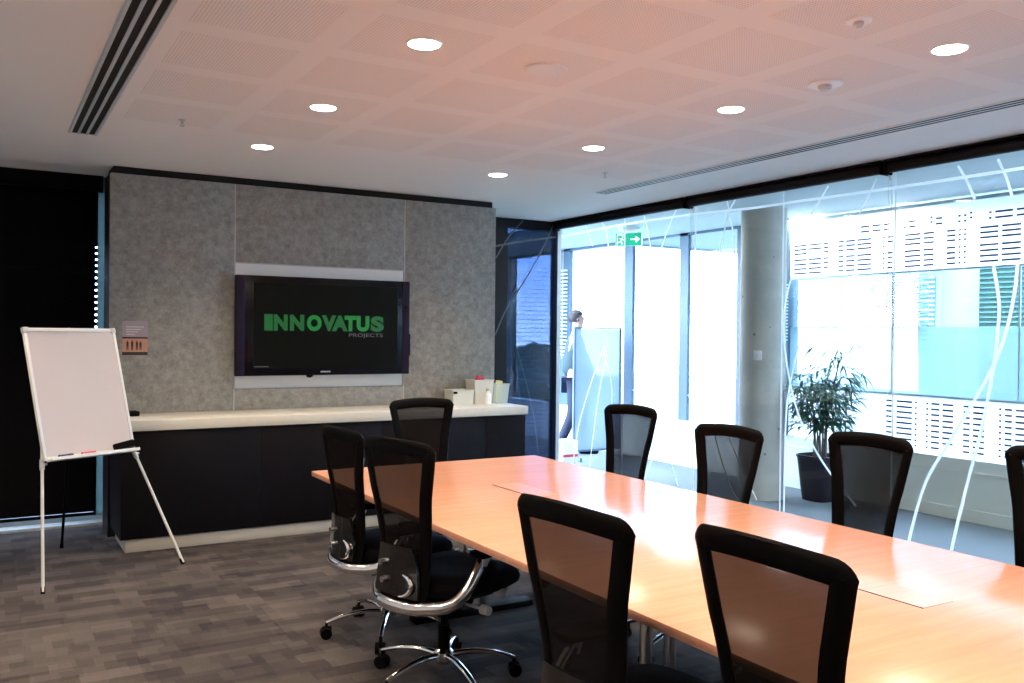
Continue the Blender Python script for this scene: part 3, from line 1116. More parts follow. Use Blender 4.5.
def make_chair():
    t = thing('office_chair', 'x', 'chair')
    OL = outline()
    pts = [bp(z, y*.96) for z, y in OL]
    # frame: flat wide band (broad in the plane of the back)
    b = MB()
    L = len(pts)
    ctr_z = (Z0+Z1)/2
    rings = []
    for i, (z, y) in enumerate(OL):
        pz, py_ = OL[i-1]
        nz_, ny_ = OL[(i+1) % L]
        tz, ty = nz_-pz, ny_-py_
        n = math.hypot(tz, ty)
        iz, iy = ty/n, -tz/n     # inward normal in (z, y)
        if iz*(ctr_z-z)+iy*(0-y) < 0:
            iz, iy = -iz, -iy
        wd = .056 + (.006 if z > Z1-.05 else 0)
        sec = []
        for k in range(10):
            a = 2*pi*k/10
            q = wd/2*(1-cos(a))
            off = .013*sin(a)
            sec.append(b.bm.verts.new(bp(z+iz*q, y+iy*q) + Vector((off, 0, 0))))
        rings.append(sec)
    for i in range(L):
        A, B = rings[i], rings[(i+1) % L]
        for k in range(10):
            b.bm.faces.new((A[k], A[(k+1) % 10], B[(k+1) % 10], B[k]))
    b.build('back_frame', 'black_plastic', t)
    # mesh panel
    b = MB()
    nu, nv = 14, 20
    g = []
    for j_ in range(nv+1):
        z = Z0+.03+(Z1-Z0-.055)*j_/nv
        row = []
        for i in range(nu+1):
            hw = half_w(z)-.025
            ez = min(1, (Z1-.02-z)/.05, (z-Z0-.012)/.05)
            hw -= .03*(1-max(0, ez))**2
            y = -hw+2*hw*i/nu
            row.append(b.bm.verts.new(bp(z, y, -.002)))
        g.append(row)
    for j_ in range(nv):
        for i in range(nu):
            b.bm.faces.new((g[j_][i], g[j_][i+1], g[j_+1][i+1], g[j_+1][i]))
    b.build('mesh_back', 'mesh', t)
    # lumbar shell with its two knobs and bright crescent
    b = MB()
    g = []
    for side in (0, 1):
        rows = []
        for j_ in range(9):
            z = .42+.20*j_/8
            hw = .135*(1-.25*(j_/8)**2)
            rows.append([b.bm.verts.new(bp(z, -hw+2*hw*i/10, -.022-.012*side)) for i in range(11)])
        g.append(rows)
    for side in (0, 1):
        for j_ in range(8):
            for i in range(10):
                q = (g[side][j_][i], g[side][j_][i+1], g[side][j_+1][i+1], g[side][j_+1][i])
                b.bm.faces.new(q if side else q[::-1])
    for i in range(10):
        b.bm.faces.new((g[0][0][i], g[0][0][i+1], g[1][0][i+1], g[1][0][i]))
        b.bm.faces.new((g[0][8][i+1], g[0][8][i], g[1][8][i], g[1][8][i+1]))
    for j_ in range(8):
        b.bm.faces.new((g[0][j_+1][0], g[0][j_][0], g[1][j_][0], g[1][j_+1][0]))
        b.bm.faces.new((g[0][j_][10], g[0][j_+1][10], g[1][j_+1][10], g[1][j_][10]))
    sh = b.build('lumbar_shell', 'black_gloss', t)
    for yy, zz in ((.055, .475), (.075, .54)):
        q = bp(zz, yy, -.034)
        MB().cyl(q, q+Vector((-.02, 0, 0)), .015, .012, n=14).build('lumbar_knob', 'chrome', sh)
    cres = [bp(.47+.045*cos(a), -.04+.07*sin(a)*-1, -.042) for a in [R(20+14*k) for k in range(12)]]
    MB().tube(cres, [.004+.007*sin(pi*k/11) for k in range(12)], n=8).build('lumbar_lever', 'chrome', sh)
    # spine down to the mechanism
    MB().tube(smooth_path([bp(.44, 0, -.02), (-.245, 0, .40), (-.19, 0, .365), (-.06, 0, .36)]), .03, n=12, flat=.6).build('back_spine', 'black_plastic', t)
    # polished yoke sweeping round the back and up to the arms
    yk = smooth_path([(-.03, .258, .565), (-.07, .264, .51), (-.12, .258, .445), (-.18, .225, .400), (-.245, .14, .385), (-.270, .06, .380), (-.270, -.06, .380),
                      (-.245, -.14, .385), (-.18, -.225, .400), (-.12, -.258, .445), (-.07, -.264, .51), (-.03, -.258, .565)], 5)
    n = len(yk)
    MB().tube(yk, [.017+.006*sin(pi*k/(n-1)) for k in range(n)], n=12, flat=1.25).build('arm_yoke', 'chrome', t)
    MB().box((-.16, 0, .368), (.20, .07, .035), bevel=.01).build('yoke_bridge', 'black_plastic', t)
    for sg in (1, -1):
        a = MB()
        a.box((.05, sg*.270, .595), (.25, .085, .028), bevel=.012)
        ar = a.build('armrest', 'black_plastic', t)
        MB().cyl((-.03, sg*.262, .545), (-.015, sg*.266, .583), .020, .024, n=14).build('arm_collar', 'silver', ar)
    # seat
    b = MB()
    ns = 30
    prof = [(.60, .405), (.86, .402), (.97, .42), (1, .445), (.97, .468), (.86, .482), (.5, .484), (.01, .480)]
    rings = []
    for s_, z in prof:
        ring = []
        for k in range(ns):
            a = 2*pi*k/ns
            rr = 1/((abs(cos(a))**3.6+abs(sin(a))**3.6)**(1/3.6))
            x = .045+.255*s_*rr*cos(a)
            y = .250*s_*rr*sin(a)
            dip = -.03*max(0, (x-.18)/.12)**2 + (.012*((x-.045)/.25)**2)
            ring.append(b.bm.verts.new((x, y, z+dip)))
        rings.append(ring)
    for A, B in zip(rings, rings[1:]):
        for k in range(ns):
            b.bm.faces.new((A[k], A[(k+1) % ns], B[(k+1) % ns], B[k]))
    b.bm.faces.new(rings[0][::-1])
    b.bm.faces.new(rings[-1])
    b.build('seat', 'black_fabric', t)
    MB().box((.02, 0, .388), (.36, .34, .024), bevel=.008).build('seat_pan', 'black_plastic', t)
    mc = MB().box((-.01, 0, .348), (.24, .15, .06), bevel=.014).build('tilt_mechanism', 'black_plastic', t)
    MB().cyl((.0, -.07, .355), (.0, -.245, .355), .006, n=8).cyl((.0, -.235, .355), (.0, -.275, .355), .020, .018, n=14).build('adjuster_knob', 'silver', mc)
    MB().cyl((.12, -.18, .40), (.12, -.262, .40), .014, n=12).build('seat_lever', 'silver', mc)
    MB().cyl((0, 0, .10), (0, 0, .24), .026, n=18).cyl((0, 0, .24), (0, 0, .33), .015, n=16).build('gas_column', 'black_plastic', t)
    MB().lathe([(.030, .075), (.042, .09), (.042, .125), (.030, .138)], n=20).build('base_hub', 'chrome', t)
    # star base
    lg = MB()
    ptsl = smooth_path([(.03, 0, .112), (.12, 0, .118), (.22, 0, .106), (.31, 0, .080)], 4)
    nn = len(ptsl)
    lg.tube(ptsl, [.0185-.0075*k/(nn-1) for k in range(nn)], n=12, flat=.72)
    lg = lg.build('base_leg', 'chrome', t)
    cs = MB()
    for sg in (-1, 1):
        cs.cyl((.31, sg*.006, .028), (.31, sg*.024, .028), .028, n=20)
    cs.cyl((.31, 0, .03), (.305, 0, .082), .008, n=10)
    cs.box((.305, 0, .048), (.048, .02, .026), bevel=.006)
    cs = cs.build('caster', 'black_plastic', t)
    for k in range(1, 5):
        for src in (lg, cs):
            c = src.copy()
            COL.objects.link(c)
            c.parent = t
            c.rotation_euler.z = k*2*pi/5
    return t


CG = 'black mesh office chairs around the conference table'
# (centre of the top edge of the back x, y, facing in degrees, star twist, label)
chairs = [
    (1.73, 4.08, 5, 20, .975, 'black mesh office chair farthest along the near side, its chrome lumbar lever showing'),
    (1.70, 3.40, 15, -35, 1, 'black mesh office chair on the near side with its polished star base fully in view'),
    (1.55, 1.89, 5, 10, 1, 'black mesh office chair in the lower centre, second nearest the camera'),
    (1.735, 1.385, 1, 30, .99, 'black mesh office chair cut by the bottom edge, nearest the camera'),
    (2.45, 4.98, -89, 15, 1, 'black mesh office chair at the head of the table in front of the cabinet'),
    (3.11, 4.23, 185, 40, 1, 'black mesh office chair on the window side directly below the frosted screen'),
    (2.86, 3.17, 181, 12, .99, 'black mesh office chair on the window side in front of the concrete column'),
    (3.09, 2.57, 176, 25, 1, 'black mesh office chair on the window side just right of the potted plant'),
    (3.36, 1.86, 182, 5, 1, 'black mesh office chair cut by the right edge of the picture'),
]
proto = make_chair()
for i, (x, y, a, st, sc, lb) in enumerate(chairs):
    o = proto if i == 0 else copy_tree(proto)
    o['label'] = lb
    o['group'] = CG
    a = R(a)
    o.location = (x, y, 0)
    o.scale = (sc, sc, sc)
    o.rotation_euler = (0, 0, a)
    o['_st'] = st
for o in [q for q in bpy.data.objects if '_st' in q]:
    st = R(o['_st'])
    del o['_st']
    for ch in o.children:
        if ch.name.startswith(('base_leg', 'caster')):
            ch.rotation_euler.z += st

# ------------------------------------------------------------ corridor outer wall
w = struct('wall_corridor')
MB().b2(XW, XW+.18, YB, YE, 0, .50).build('dado', 'cream', w, smooth=False)
g = MB()
g.b2(XW-.012, XW, YB, YE, 0, .10)
g.b2(XW-.006, XW, YB, YE, .395, .40)
g.b2(XW-.02, XW+.18, 6.1, YE, .50, .515)
g.build('dado_trim', 'cream', w, smooth=False)
# mullions of the window half
for k, (a, b) in enumerate(((6.78, 6.90), (7.66, 7.80), (8.66, 8.82), (10.01, 10.33), (11.60, YE))):
    o = MB().b2(XW-.0, XW+.045, a, b, .515, CEIL).build('mullion', 'mullion', w, smooth=False)
MB().b2(XW+.0, XW+.12, 6.90, YE, CEIL-.03, CEIL).build('head_frame', 'mullion', w, smooth=False)
for k, (a, b) in enumerate(((6.2, 6.78), (6.90, 7.66), (7.80, 8.66), (8.82, 10.01), (10.33, 11.60))):
    wi = struct('window_%d' % (k+3))
    MB().b2(XW+.02, XW+.028, a, b, .515, CEIL-.03).build('pane', 'glass', wi, smooth=False)
    if k > 0:
        MB().b2(XW+.012, XW+.036, a, b, .80, .812).build('transom', 'alu_paint', wi, smooth=False)
# perforated infill of the nearer half
YA = 6.20
MB().b2(XW-.03, XW+.12, YA-.03, YA+.06, .5, CEIL).build('mullion', 'mullion', w, smooth=False)


def perforated(name, z0, z1, rows, ystart, seed, groups):
    """white sheet with groups of short horizontal slots"""
    rnd = random.Random(seed)
    mb = MB()
    mb.b2(XW-.004, XW+.0, YB, YA-.03, z0, z1)
    mb.mi = 1
    y = ystart
    gi = 0
    while y > 1.2:
        ncol = rnd.choice((2, 3, 3, 2))
        ws = [rnd.choice((.018, .055, .075, .095, .15)) for _ in range(ncol)]
        for wd in ws:
            for gr in rows:
                za, zb = gr
                n = max(1, int(round((zb-za)/groups)))
                skip = rnd.random()
                for q in range(n+1):
                    if skip < .12 and q == 0:
                        continue
                    zz = za+(zb-za)*q/n
                    mb.b2(XW-.0065, XW-.004, y-wd, y, zz-.0078, zz+.0078)
            y -= wd+.028
        y -= rnd.choice((.06, .09))
    return mb.build(name, ['perf', 'slot'], w, smooth=False)


perforated('perforated_band', 2.06, 2.60, [(2.10, 2.23), (2.29, 2.37)], 6.12, 3, .042)
mb = MB()
mb.mi = 0
rnd = random.Random(12)
y = 5.35
while y > 1.2:
    for wd in [rnd.choice((.02, .06, .09, .14)) for _ in range(rnd.choice((2, 3)))]:
        for zz in (2.44, 2.485) if rnd.random() > .3 else (2.46, 2.50):
            mb.b2(XW-.0065, XW-.004, y-wd, y, zz-.0078, zz+.0078)
        y -= wd+.03
    y -= rnd.choice((.07, .11))
mb.build('slot_row', 'slot', w, smooth=False)
perforated('perforated_band', .50, .985, [(.56, .93)], 5.06, 5, .047)
g = MB()
g.b2(XW-.012, XW+.01, YB, YA-.03, .985, 1.0)
g.b2(XW-.012, XW+.01, YB, YA-.03, 2.045, 2.06)
g.b2(XW-.02, XW+.02, YB, YA-.03, 2.60, 2.625)
for yy in (5.02, 3.9, 2.9):
    g.b2(XW+.0, XW+.01, yy-.006, yy+.006, 1.0, 2.05)
g.build('transom', 'alu_paint', w, smooth=False)
MB().b2(XW+.004, XW+.012, YB, YA-.03, 1.575, 2.045).build('clear_glass', 'glass', w, smooth=False)
MB().b2(XW+.004, XW+.012, YB, YA-.03, 1.0, 1.575).build('frosted_glass', 'frost', w, smooth=False)
# pale blinds beyond the clear strip
for (a, b, lb) in ((6.12, 5.50, 'pale venetian blind behind the glass strip right of the concrete column'),
                   (5.42, 4.72, 'pale venetian blind behind the glass strip above the plant\'s right side')):
    t = thing('venetian_blind', lb, 'blind', (XW+.07, a, 0), 0, 'pale blinds beyond the perforated wall')
    s = MB()
    z = 1.58
    while z < 2.03:
        s.box((0, -(a-b)/2, z), (.022, a-b, .001), rot=Matrix.Rotation(R(38), 3, 'Y'))
        z += .026
    s.build('slats', 'n_slat', t, smooth=False)
    MB().b2(-.015, .015, -(a-b), 0, 2.035, 2.058).build('head_rail', 'n_slat', t, smooth=False)
    for q in (.12, .5):
        MB().cyl((0, -q, 1.57), (0, -q, 2.04), .0012, n=6).build('ladder_cord', 'n_slat', t)
t = thing('venetian_blind', 'narrow stack of pale venetian slats at the far left end of the corridor window', 'blind', (XW-.05, 10.02, 0))
s = MB()
z = 1.2
while z < 2.36:
    s.box((0, .10, z), (.03, .19, .018), rot=Matrix.Rotation(R(10), 3, 'Y'))
    z += .05
s.build('slats', 'n_slat', t, smooth=False)
MB().b2(-.004, .004, .095, .105, 1.15, CEIL).build('ladder_cord', 'silver', t, smooth=False)
t = thing('venetian_blind', 'narrow strip of dark-backed venetian slats just right of the concrete column', 'blind', (XW-.04, YA+.04, 0))
s = MB()
z = 1.45
while z < 2.02:
    s.box((-.005, -.03, z), (.02, .10, .012), rot=Matrix.Rotation(R(10), 3, 'Y'))
    z += .032
s.build('slats', 'n_slat', t, smooth=False)
MB().b2(.0, .004, -.032, -.028, 1.42, 2.05).build('ladder_cord', 'silver', t, smooth=False)

# concrete column and its switch
t = smesh(MB().lathe([(.205, 0), (.205, CEIL)], (6.17, 5.86, 0), n=56), 'trim_1', 'concrete', smooth=True)
t = thing('light_switch', 'white square switch plate on the concrete column', 'switch', (6.17, 5.86, 1.31), R(204))
MB().box((.208, .03, 0), (.012, .075, .085), bevel=.003).build('plate', 'white_plastic', t)
MB().box((.215, .03, 0), (.006, .028, .04), bevel=.001).build('rocker', 'white', t)

# exit sign hung from the corridor ceiling
ES = .86
ex = thing('exit_sign', 'green and white running-man exit sign with arrow hanging from the corridor ceiling', 'exit sign', (6.02, 7.66, CEIL), R(-62))
MB().lathe([(.14, 0), (.14, -.035), (.12, -.05), (.0, -.05)], n=32).build('ceiling_mount', 'white', ex)
MB().box((0, 0, -.063), (.05, .03, .03)).build('stem', 'white', ex)
ex.scale = (ES, ES, ES)
hs = MB().box((0, 0, -.155), (.36, .03, .165), bevel=.004).build('housing', 'white', ex)
MB().b2(-.175, .175, -.0165, -.015, -.2345, -.0775).build('sign_face', 'exit_green', ex, smooth=False)
g = MB()
y = -.0185
g.b2(-.155, -.145, y, y+.0016, -.225, -.088)
g.b2(-.155, -.04, y, y+.0016, -.098, -.088)
g.b2(-.05, -.04, y, y+.0016, -.225, -.088)
g.build('doorway_symbol', 'exit_white', ex, smooth=False)
g = MB()
for a, b_, wd in (((-.085, -.135), (-.105, -.175), .020), ((-.105, -.175), (-.085, -.200), .012), ((-.085, -.200), (-.095, -.222), .010),
                  ((-.105, -.175), (-.125, -.190), .012), ((-.125, -.190), (-.14, -.188), .009), ((-.085, -.138), (-.065, -.165), .009),
                  ((-.088, -.138), (-.118, -.142), .009)):
    g.ribbon([(a[0], y, a[1]), (b_[0], y, b_[1])], wd, (0, 1, 0), .0016)
g.lathe([(.010, 0), (.010, .0005)], (0, 0, 0), n=12)
ring = [v for v in g.bm.verts][-24:]
for v in ring:
    v.co = Vector((-.078+v.co.x, y+v.co.z, -.118+v.co.y))
g.build('running_figure', 'exit_white', ex, smooth=False)
g = MB()
g.b2(.03, .11, y, y+.0016, -.164, -.148)
g.poly([(.10, y, -.112), (.155, y, -.156), (.10, y, -.200)], (0, 1, 0), .0016)
g.poly([(.105, y-.0002, -.136), (.128, y-.0002, -.156), (.105, y-.0002, -.176)], (0, 1, 0), .0016)
g.build('arrow_symbol', 'exit_white', ex, smooth=False)

# frosted screen standing in the corridor
t = thing('display_screen', 'freestanding grey-framed frosted screen in the corridor in front of the person', 'screen', (5.96, 8.60, 0))
SW = .70
MB().b2(.02, SW-.02, -.003, .003, .12, 1.545).build('frosted_sheet', 'frost_screen', t, smooth=False)
f = MB()
f.b2(0, .022, -.014, .014, .05, 1.57)
f.b2(SW-.022, SW, -.014, .014, .05, 1.57)
f.b2(.022, SW-.022, -.014, .014, 1.548, 1.57)
f.b2(.022, SW-.022, -.014, .014, .10, .122)
f.build('frame', 'mullion', t, smooth=False)
for xx in (.011, SW-.011):
    MB().b2(xx-.012, xx+.012, -.16, .16, 0.0, .05, bevel=.004).build('foot', 'mullion', t)

# potted plant
PX, PY = 6.56, 5.52
t = thing('potted_plant', 'tall leafy cane plant in a dark pot beyond the glass, right of the column', 'plant', (PX, PY, 0))
MB().lathe([(.125, 0), (.13, .01), (.168, .385), (.176, .39), (.176, .41), (.160, .41), (.155, .37), (.0, .37)], n=44, sq=4).build('pot', 'pot', t)
MB().lathe([(.150, .371), (.10, .378), (.0, .381)], n=24, sq=4).build('soil', 'soil', t)
rnd = random.Random(4)
tops = []
for k in range(7):
    a = 2*pi*k/7+.3
    bx, by = .05*cos(a), .05*sin(a)
    H_ = rnd.uniform(.95, 1.38)
    tx, ty = bx+.10*cos(a), by+.17*sin(a)
    pts = smooth_path([(bx, by, .37), (bx*1.3+.01*sin(k), by*1.3, .37+(H_-.37)*.4), ((bx+tx)/2+.02*cos(k*2), (by+ty)/2, .37+(H_-.37)*.75), (tx, ty, H_)], 5)
    MB().tube(pts, [.011-.006*i/(len(pts)-1) for i in range(len(pts))], n=8).build('cane', 'cane', t)
    tops.append(pts)
lf = MB()


def leaf(mb, base, dr, L, wd, droop):
    side = dr.cross(Vector((0, 0, 1)))
    if side.length < .1:
        side = Vector((1, 0, 0))
    side.normalize()
    rows = []
    n = 5
    for i in range(n+1):
        s_ = i/n
        p = base + dr*(L*s_) + Vector((0, 0, -droop*s_*s_*L))
        ww = wd*sin(pi*min(.98, .08+.92*s_))**.8
        rows.append((mb.bm.verts.new(p-side*ww+Vector((0, 0, ww*.4))), mb.bm.verts.new(p), mb.bm.verts.new(p+side*ww+Vector((0, 0, ww*.4)))))
    for A, B in zip(rows, rows[1:]):
        mb.bm.faces.new((A[0], A[1], B[1], B[0]))
        mb.bm.faces.new((A[1], A[2], B[2], B[1]))


for pts in tops:
    n = len(pts)
    for i in range(5, n):
        for q in range(3):
            base = pts[i]
            a = rnd.uniform(0, 2*pi)
            # a fan of narrow leaflets on a short stalk
            dr = Vector((cos(a), sin(a), rnd.uniform(.0, .6))).normalized()
            sl = rnd.uniform(.05, .27)
            tip = base+dr*sl
            tip.x = min(max(tip.x, -.34), .14)
            lf.tube([base, tip], .0018, n=4)
            for r_ in range(rnd.choice((4, 5, 6))):
                aa = a + rnd.uniform(-1.3, 1.3)
                d2 = Vector((cos(aa)*.8, sin(aa), rnd.uniform(-.35, .45))).normalized()
                L_ = rnd.uniform(.10, .19)
                end = tip+d2*L_
                if end.x > .26 or min(math.hypot(q_.x+.39, q_.y-.34) for q_ in (tip, end)) < .23:
                    continue
                leaf(lf, tip, d2, L_, rnd.uniform(.007, .012), rnd.uniform(.1, .7))
lf.build('foliage', 'leaf', t)

# ------------------------------------------------------------ person behind the screen (one skinned body)
PXp, PYp = 6.27, 9.02
face = math.atan2(-.45, .86)
pr = thing('person', 'person with dark hair and dark clothes walking right behind the frosted screen', 'person', (PXp, PYp, 0), face)


def skin(name, mat, parent, verts, edges, radii, sub=1, root=0):
    me = bpy.data.meshes.new(name)
    me.from_pydata([Vector(v) for v in verts], edges, [])
    o = bpy.data.objects.new(name, me)
    COL.objects.link(o)
    md = o.modifiers.new('skin', 'SKIN')
    sv = me.skin_vertices[0].data if me.skin_vertices else None
    if sv is None:
        bm_ = bmesh.new()
        bm_.from_mesh(me)
        bm_.verts.layers.skin.verify()
        bm_.to_mesh(me)
        bm_.free()
        sv = me.skin_vertices[0].data
    for i, r_ in enumerate(radii):
        sv[i].radius = r_ if isinstance(r_, tuple) else (r_, r_)
        sv[i].use_root = (i == root)
    md.use_smooth_shade = True
    if sub:
        sd = o.modifiers.new('sub', 'SUBSURF')
        sd.levels = sub
        sd.render_levels = sub
    # bake the modifiers into the mesh
    dg = bpy.context.evaluated_depsgraph_get()
    dg.update()
    m2 = bpy.data.meshes.new_from_object(o.evaluated_get(dg))
    o.modifiers.clear()
    o.data = m2
    m2.materials.clear()
    m2.materials.append(M[mat])
    for p_ in m2.polygons:
        p_.use_smooth = True
    o.parent = parent
    return o


# faces +x local, y to the person's left
J = {
    'pelvis': ((0, 0, .95), (.15, .11)), 'waist': ((0, 0, 1.10), (.125, .095)), 'chest': ((.01, 0, 1.30), (.155, .115)),
    'neckb': ((.005, 0, 1.46), (.075, .07)), 'neck': ((.02, 0, 1.53), (.052, .052)),
    'skull0': ((.035, 0, 1.60), (.062, .070)), 'skull': ((.035, 0, 1.67), (.078, .098)), 'crown': ((.025, 0, 1.73), (.060, .075)),
    'shL': ((0, .17, 1.42), .055), 'elL': ((-.05, .22, 1.14), .040), 'wrL': ((.06, .23, .93), .026), 'paL': ((.09, .23, .87), (.014, .034)),
    'shR': ((0, -.17, 1.42), .055), 'elR': ((.05, -.22, 1.15), .040), 'wrR': ((.20, -.21, .99), .026), 'paR': ((.25, -.21, .955), (.014, .034)),
    'hiL': ((.01, .09, .90), .085), 'knL': ((.13, .10, .52), .055), 'anL': ((.14, .10, .10), .036), 'toL': ((.27, .10, .045), (.038, .028)),
    'hiR': ((-.01, -.09, .90), .085), 'knR': ((-.03, -.10, .50), .055), 'anR': ((-.20, -.10, .13), .036), 'toR': ((-.08, -.10, .045), (.038, .028)),
}
E_ = [('pelvis', 'waist'), ('waist', 'chest'), ('chest', 'neckb'), ('neckb', 'neck'), ('neck', 'skull0'), ('skull0', 'skull'), ('skull', 'crown'),
      ('chest', 'shL'), ('shL', 'elL'), ('elL', 'wrL'), ('wrL', 'paL'), ('chest', 'shR'), ('shR', 'elR'), ('elR', 'wrR'), ('wrR', 'paR'),
      ('pelvis', 'hiL'), ('hiL', 'knL'), ('knL', 'anL'), ('anL', 'toL'), ('pelvis', 'hiR'), ('hiR', 'knR'), ('knR', 'anR'), ('anR', 'toR')]
names = list(J)
V = [J[k][0] for k in names]
Rr = [J[k][1] for k in names]
Ed = [(names.index(a), names.index(b)) for a, b in E_]
for side, pal, dv in ((1, 'paL', Vector((.35, 0, -.94))), (-1, 'paR', Vector((.85, 0, -.5)))):
    base = Vector(J[pal][0])
    pi_ = names.index(pal)
    wv = dv.cross(Vector((0, 1, 0))).normalized()
    for k, (off, L) in enumerate(((.026, .070), (.009, .080), (-.009, .075), (-.026, .058))):
        a = base+wv*off+dv*.035
        b_ = a+dv*L*.5+Vector((.004, -side*.010, 0))
        c_ = b_+dv*L*.45+Vector((0, -side*.020, 0))
        i0 = len(V)
        V += [a, b_, c_]
        Rr += [.0095, .0085, .0065]
        Ed += [(pi_, i0), (i0, i0+1), (i0+1, i0+2)]
    a = base+wv*.040-dv*.005
    b_ = a+dv*.03+wv*.018
    i0 = len(V)
    V += [a, b_]
    Rr += [.0105, .008]
    Ed += [(pi_, i0), (i0, i0+1)]
skin('body', 'skin', pr, V, Ed, Rr, 1)
# facial features belong to the body's head; hair and clothes are children
MB().lathe([(.0, -.008), (.010, -.004), (.012, .004), (.005, .02), (0, .03)], (.128, 0, 1.648), n=10).build('nose', 'skin', pr)
for sg in (-1, 1):
    e = MB()
    bmesh.ops.create_uvsphere(e.bm, u_segments=10, v_segments=8, radius=.011, matrix=Matrix.Translation((.108, sg*.030, 1.676)))
    e.build('eye', 'hair', pr)
    e = MB()
    e.tube([(.03, sg*.078, 1.685), (.012, sg*.084, 1.665), (.025, sg*.080, 1.638)], .010, n=8, flat=.6)
    e.build('ear', 'skin', pr)
MB().tube([(.112, -.02, 1.622), (.118, 0, 1.622), (.112, .02, 1.622)], .004, n=8).build('lips', 'red', pr)
h = MB()
bmesh.ops.create_uvsphere(h.bm, u_segments=24, v_segments=16, radius=1, matrix=Matrix.Translation((.012, 0, 1.690)) @ Matrix.Diagonal((.102, .088, .098, 1)))
dele = [v for v in h.bm.verts if (v.co.x > .055 and v.co.z < 1.715) or v.co.z < 1.625]
bmesh.ops.delete(h.bm, geom=dele, context='VERTS')
bmesh.ops.solidify(h.bm, geom=list(h.bm.faces), thickness=.012)
h.build('hair', 'hair', pr)
SV = [(0, 0, .94), (0, 0, 1.10), (.01, 0, 1.30), (.005, 0, 1.45), (0, .17, 1.42), (-.04, .21, 1.22), (0, -.17, 1.42), (.04, -.21, 1.23)]
skin('shirt', 'shirt', pr, SV, [(0, 1), (1, 2), (2, 3), (2, 4), (4, 5), (2, 6), (6, 7)],
     [(.19, .15), (.17, .14), (.20, .16), (.09, .085), .080, .066, .080, .066], 1)
TV = [(0, 0, .95), (.01, .09, .88), (.13, .10, .52), (.14, .10, .12), (-.01, -.09, .88), (-.03, -.10, .50), (-.19, -.10, .15)]
skin('trousers', 'trousers', pr, TV, [(0, 1), (1, 2), (2, 3), (0, 4), (4, 5), (5, 6)], [(.162, .125), .10, .073, .058, .10, .073, .058], 1)
for (x, y, z) in ((.20, .10, .035), (-.13, -.10, .04)):
    MB().box((x, y, z), (.25, .09, .068), bevel=.03).build('shoe', 'black_plastic', pr)

# carton on the floor by the far end of the glass
t = thing('carton', 'small white box with a red stripe on the corridor floor beside the screen', 'box', (5.62, 8.25, 0))
MB().box((0, 0, .15), (.2, .2, .30), bevel=.004).build('carton_body', 'white_plastic', t)
MB().b2(-.101, .101, -.102, -.1005, .12, .15).build('stripe', 'red', t, smooth=False)

# ------------------------------------------------------------ outdoors
o = smesh(MB().b2(-90, 220, -160, 260, -13.1, -13), 'floor', 'grass')
o['kind'] = 'structure'
# canopy over the pavement side, outside the corridor window
t = thing('canopy', 'flat dark canopy projecting outside above the corridor windows', 'canopy', (XW+.2, 6.3, 2.66))
MB().b2(0, 2.6, 0, 2.8, 0, .22).build('slab', 'mullion', t, smooth=False)
MB().b2(0.02, 2.62, 2.8, 2.86, -.02, .26).build('fascia', 'n_wall', t, smooth=False)
# neighbouring wing with windows
nb = thing('neighbour_building', 'pale neighbouring wing seen through the glass strip at the right', 'building', (9.75, 0, 0))
MB().b2(0, 4, -9, 6.75, -13, 4.2).build('wall', 'n_wall', nb, smooth=False)


def nwin(y0, y1, z0, z1, mat, slats):
    f = MB().b2(-.05, .0, y0, y1, z0, z1).build('window', 'n_wall', nb, smooth=False)
    MB().b2(-.06, -.05, y0+.04, y1-.04, z0+.04, z1-.04).build('pane', mat, f, smooth=False)
    if slats:
        s = MB()
        z = z0+.07
        while z < z1-.05:
            s.b2(-.075, -.06, y0+.05, y1-.05, z, z+.018)
            z += .055
        s.build('louvre', slats, f, smooth=False)


nwin(4.4, 6.0, .6, 2.6, 'n_green', 'n_teal')
nwin(2.4, 4.0, .6, 2.6, 'n_green', 'n_teal')
nwin(6.46, 6.73, 1.3, 2.25, 'n_teal', 'n_slat')
# trees below the windows
rnd = random.Random(9)


def crown(seed):
    r_ = random.Random(seed)
    mb = MB()
    for k in range(9):
        c = Vector((r_.uniform(-2.6, 2.6), r_.uniform(-2.6, 2.6), r_.uniform(5.2, 9.2)))
        rr = r_.uniform(1.3, 2.3)
        q = bmesh.ops.create_icosphere(mb.bm, subdivisions=3, radius=rr, matrix=Matrix.Translation(c))
        for v in q['verts']:
            n_ = (v.co-c).normalized()
            v.co += n_*r_.uniform(-.22, .28)
    return mb


def tree_proto(seed):
    t = thing('distant_tree', 'x', 'tree', (0, 0, -13))
    crown(seed).build('crown', 'tree', t, smooth=False)
    MB().cyl((0, 0, 0), (0, 0, 6.2), .35, .2, n=10).cyl((0, 0, 4), (1.5, .6, 7), .16, .08, n=8).cyl((0, 0, 4.4), (-1.3, -.8, 7.2), .15, .07, n=8).build('trunk', 'bark', t)
    return t


protos = [tree_proto(s_) for s_ in (1, 2, 3)]
i = 0
for dist, n_, a0 in ((66, 2, 22), (84, 2, 24), (103, 2, 27), (124, 2, 28.5)):
    step = math.degrees(11.5/dist)
    for q in range(n_):
        ang = R(a0+q*step)
        o = protos[i] if i < 3 else copy_tree(protos[i % 3])
        o.location = (dist*sin(ang), dist*cos(ang), -13)
        sc = rnd.uniform(1.15, 1.3)
        o.scale = (sc, sc, sc)
        o.rotation_euler.z = rnd.uniform(0, 6.28)
        o['label'] = 'dark distant tree seen through the tinted window beside the counter'
        o['group'] = 'distant tree line'
        i += 1

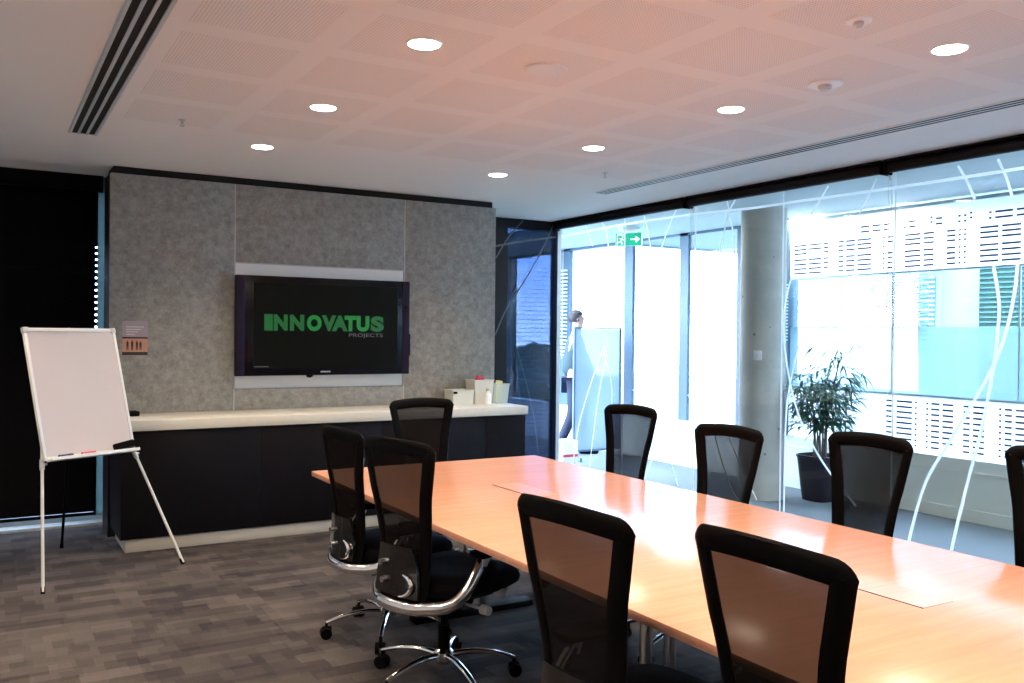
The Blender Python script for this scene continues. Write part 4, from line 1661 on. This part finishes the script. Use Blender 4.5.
# ------------------------------------------------------------ sky
wd = bpy.data.worlds.new('sky')
S.world = wd
wd.use_nodes = True
nt = wd.node_tree
nt.nodes.clear()
out = nt.nodes.new('ShaderNodeOutputWorld')
bg = N(nt, 'ShaderNodeBackground', Strength=15)
tc = N(nt, 'ShaderNodeTexCoord')
mp = N(nt, 'ShaderNodeMapping')
mp.inputs['Scale'].default_value = (1, 1, 4)
nt.links.new(tc.outputs['Generated'], mp.inputs[0])
nz = N(nt, 'ShaderNodeTexNoise', Scale=2.6, Detail=7, Roughness=.6)
nt.links.new(mp.outputs[0], nz.inputs['Vector'])
cr = N(nt, 'ShaderNodeValToRGB')
cr.color_ramp.elements[0].position = .42
cr.color_ramp.elements[0].color = (.36, .55, .92, 1)
cr.color_ramp.elements[1].position = .68
cr.color_ramp.elements[1].color = (.98, 1.0, 1.05, 1)
nt.links.new(nz.outputs['Fac'], cr.inputs[0])
nt.links.new(cr.outputs[0], bg.inputs[0])
nt.links.new(bg.outputs[0], out.inputs[0])

# downlights of the corridor and added fill lights
def onz(px, py, Z):
    d = right*((px-512)/FPX) - up*((py-341.5)/FPX) + fwd
    t_ = (Z-CH)/d.z
    return (d.x*t_, d.y*t_)


spots = [onz(808, 217, CEIL), onz(914, 206, CEIL)]
for k, (x, y) in enumerate(spots):
    t = thing('downlight', ('recessed corridor downlight beyond the glass, the one nearer the concrete column',
                            'recessed corridor downlight beyond the glass, above the perforated white band at the right')[k],
              'ceiling light', (x, y, CEIL), 0, 'recessed corridor downlights')
    MB().lathe([(.075, -.0005), (.078, -.004), (.084, -.005), (.088, -.0005)], n=36).build('trim_ring', 'white_plastic', t)
    MB().lathe([(.0, -.0052), (.075, -.0062), (.075, -.001), (0, -.001)], n=36).build('lamp', 'lamp', t)
for x, y in spots + [(5.95, 2.4), (5.95, .9), (6.0, 6.9), (6.0, 9.3)]:  # the listed extra positions have no fixture, added to brighten the corridor
    ld = bpy.data.lights.new('corridor_light', 'AREA')
    ld.shape = 'DISK'
    ld.size = .42
    ld.energy = 14
    ld.color = (.95, .98, 1)
    lo = bpy.data.objects.new('corridor_light', ld)
    lo.location = (x, y, CEIL-.02)
    COL.objects.link(lo)
    lo['kind'] = 'structure'

# ------------------------------------------------------------ render settings
S.view_settings.view_transform = 'Standard'
S.view_settings.look = 'None'
S.view_settings.gamma = 1
S.view_settings.use_curve_mapping = False
S.view_settings.exposure = 1.0
S.cycles.use_denoising = True
S.cycles.denoiser = 'OPENIMAGEDENOISE'
S.cycles.max_bounces = 10
S.cycles.diffuse_bounces = 5
S.cycles.transparent_max_bounces = 24
S.cycles.sample_clamp_indirect = 6
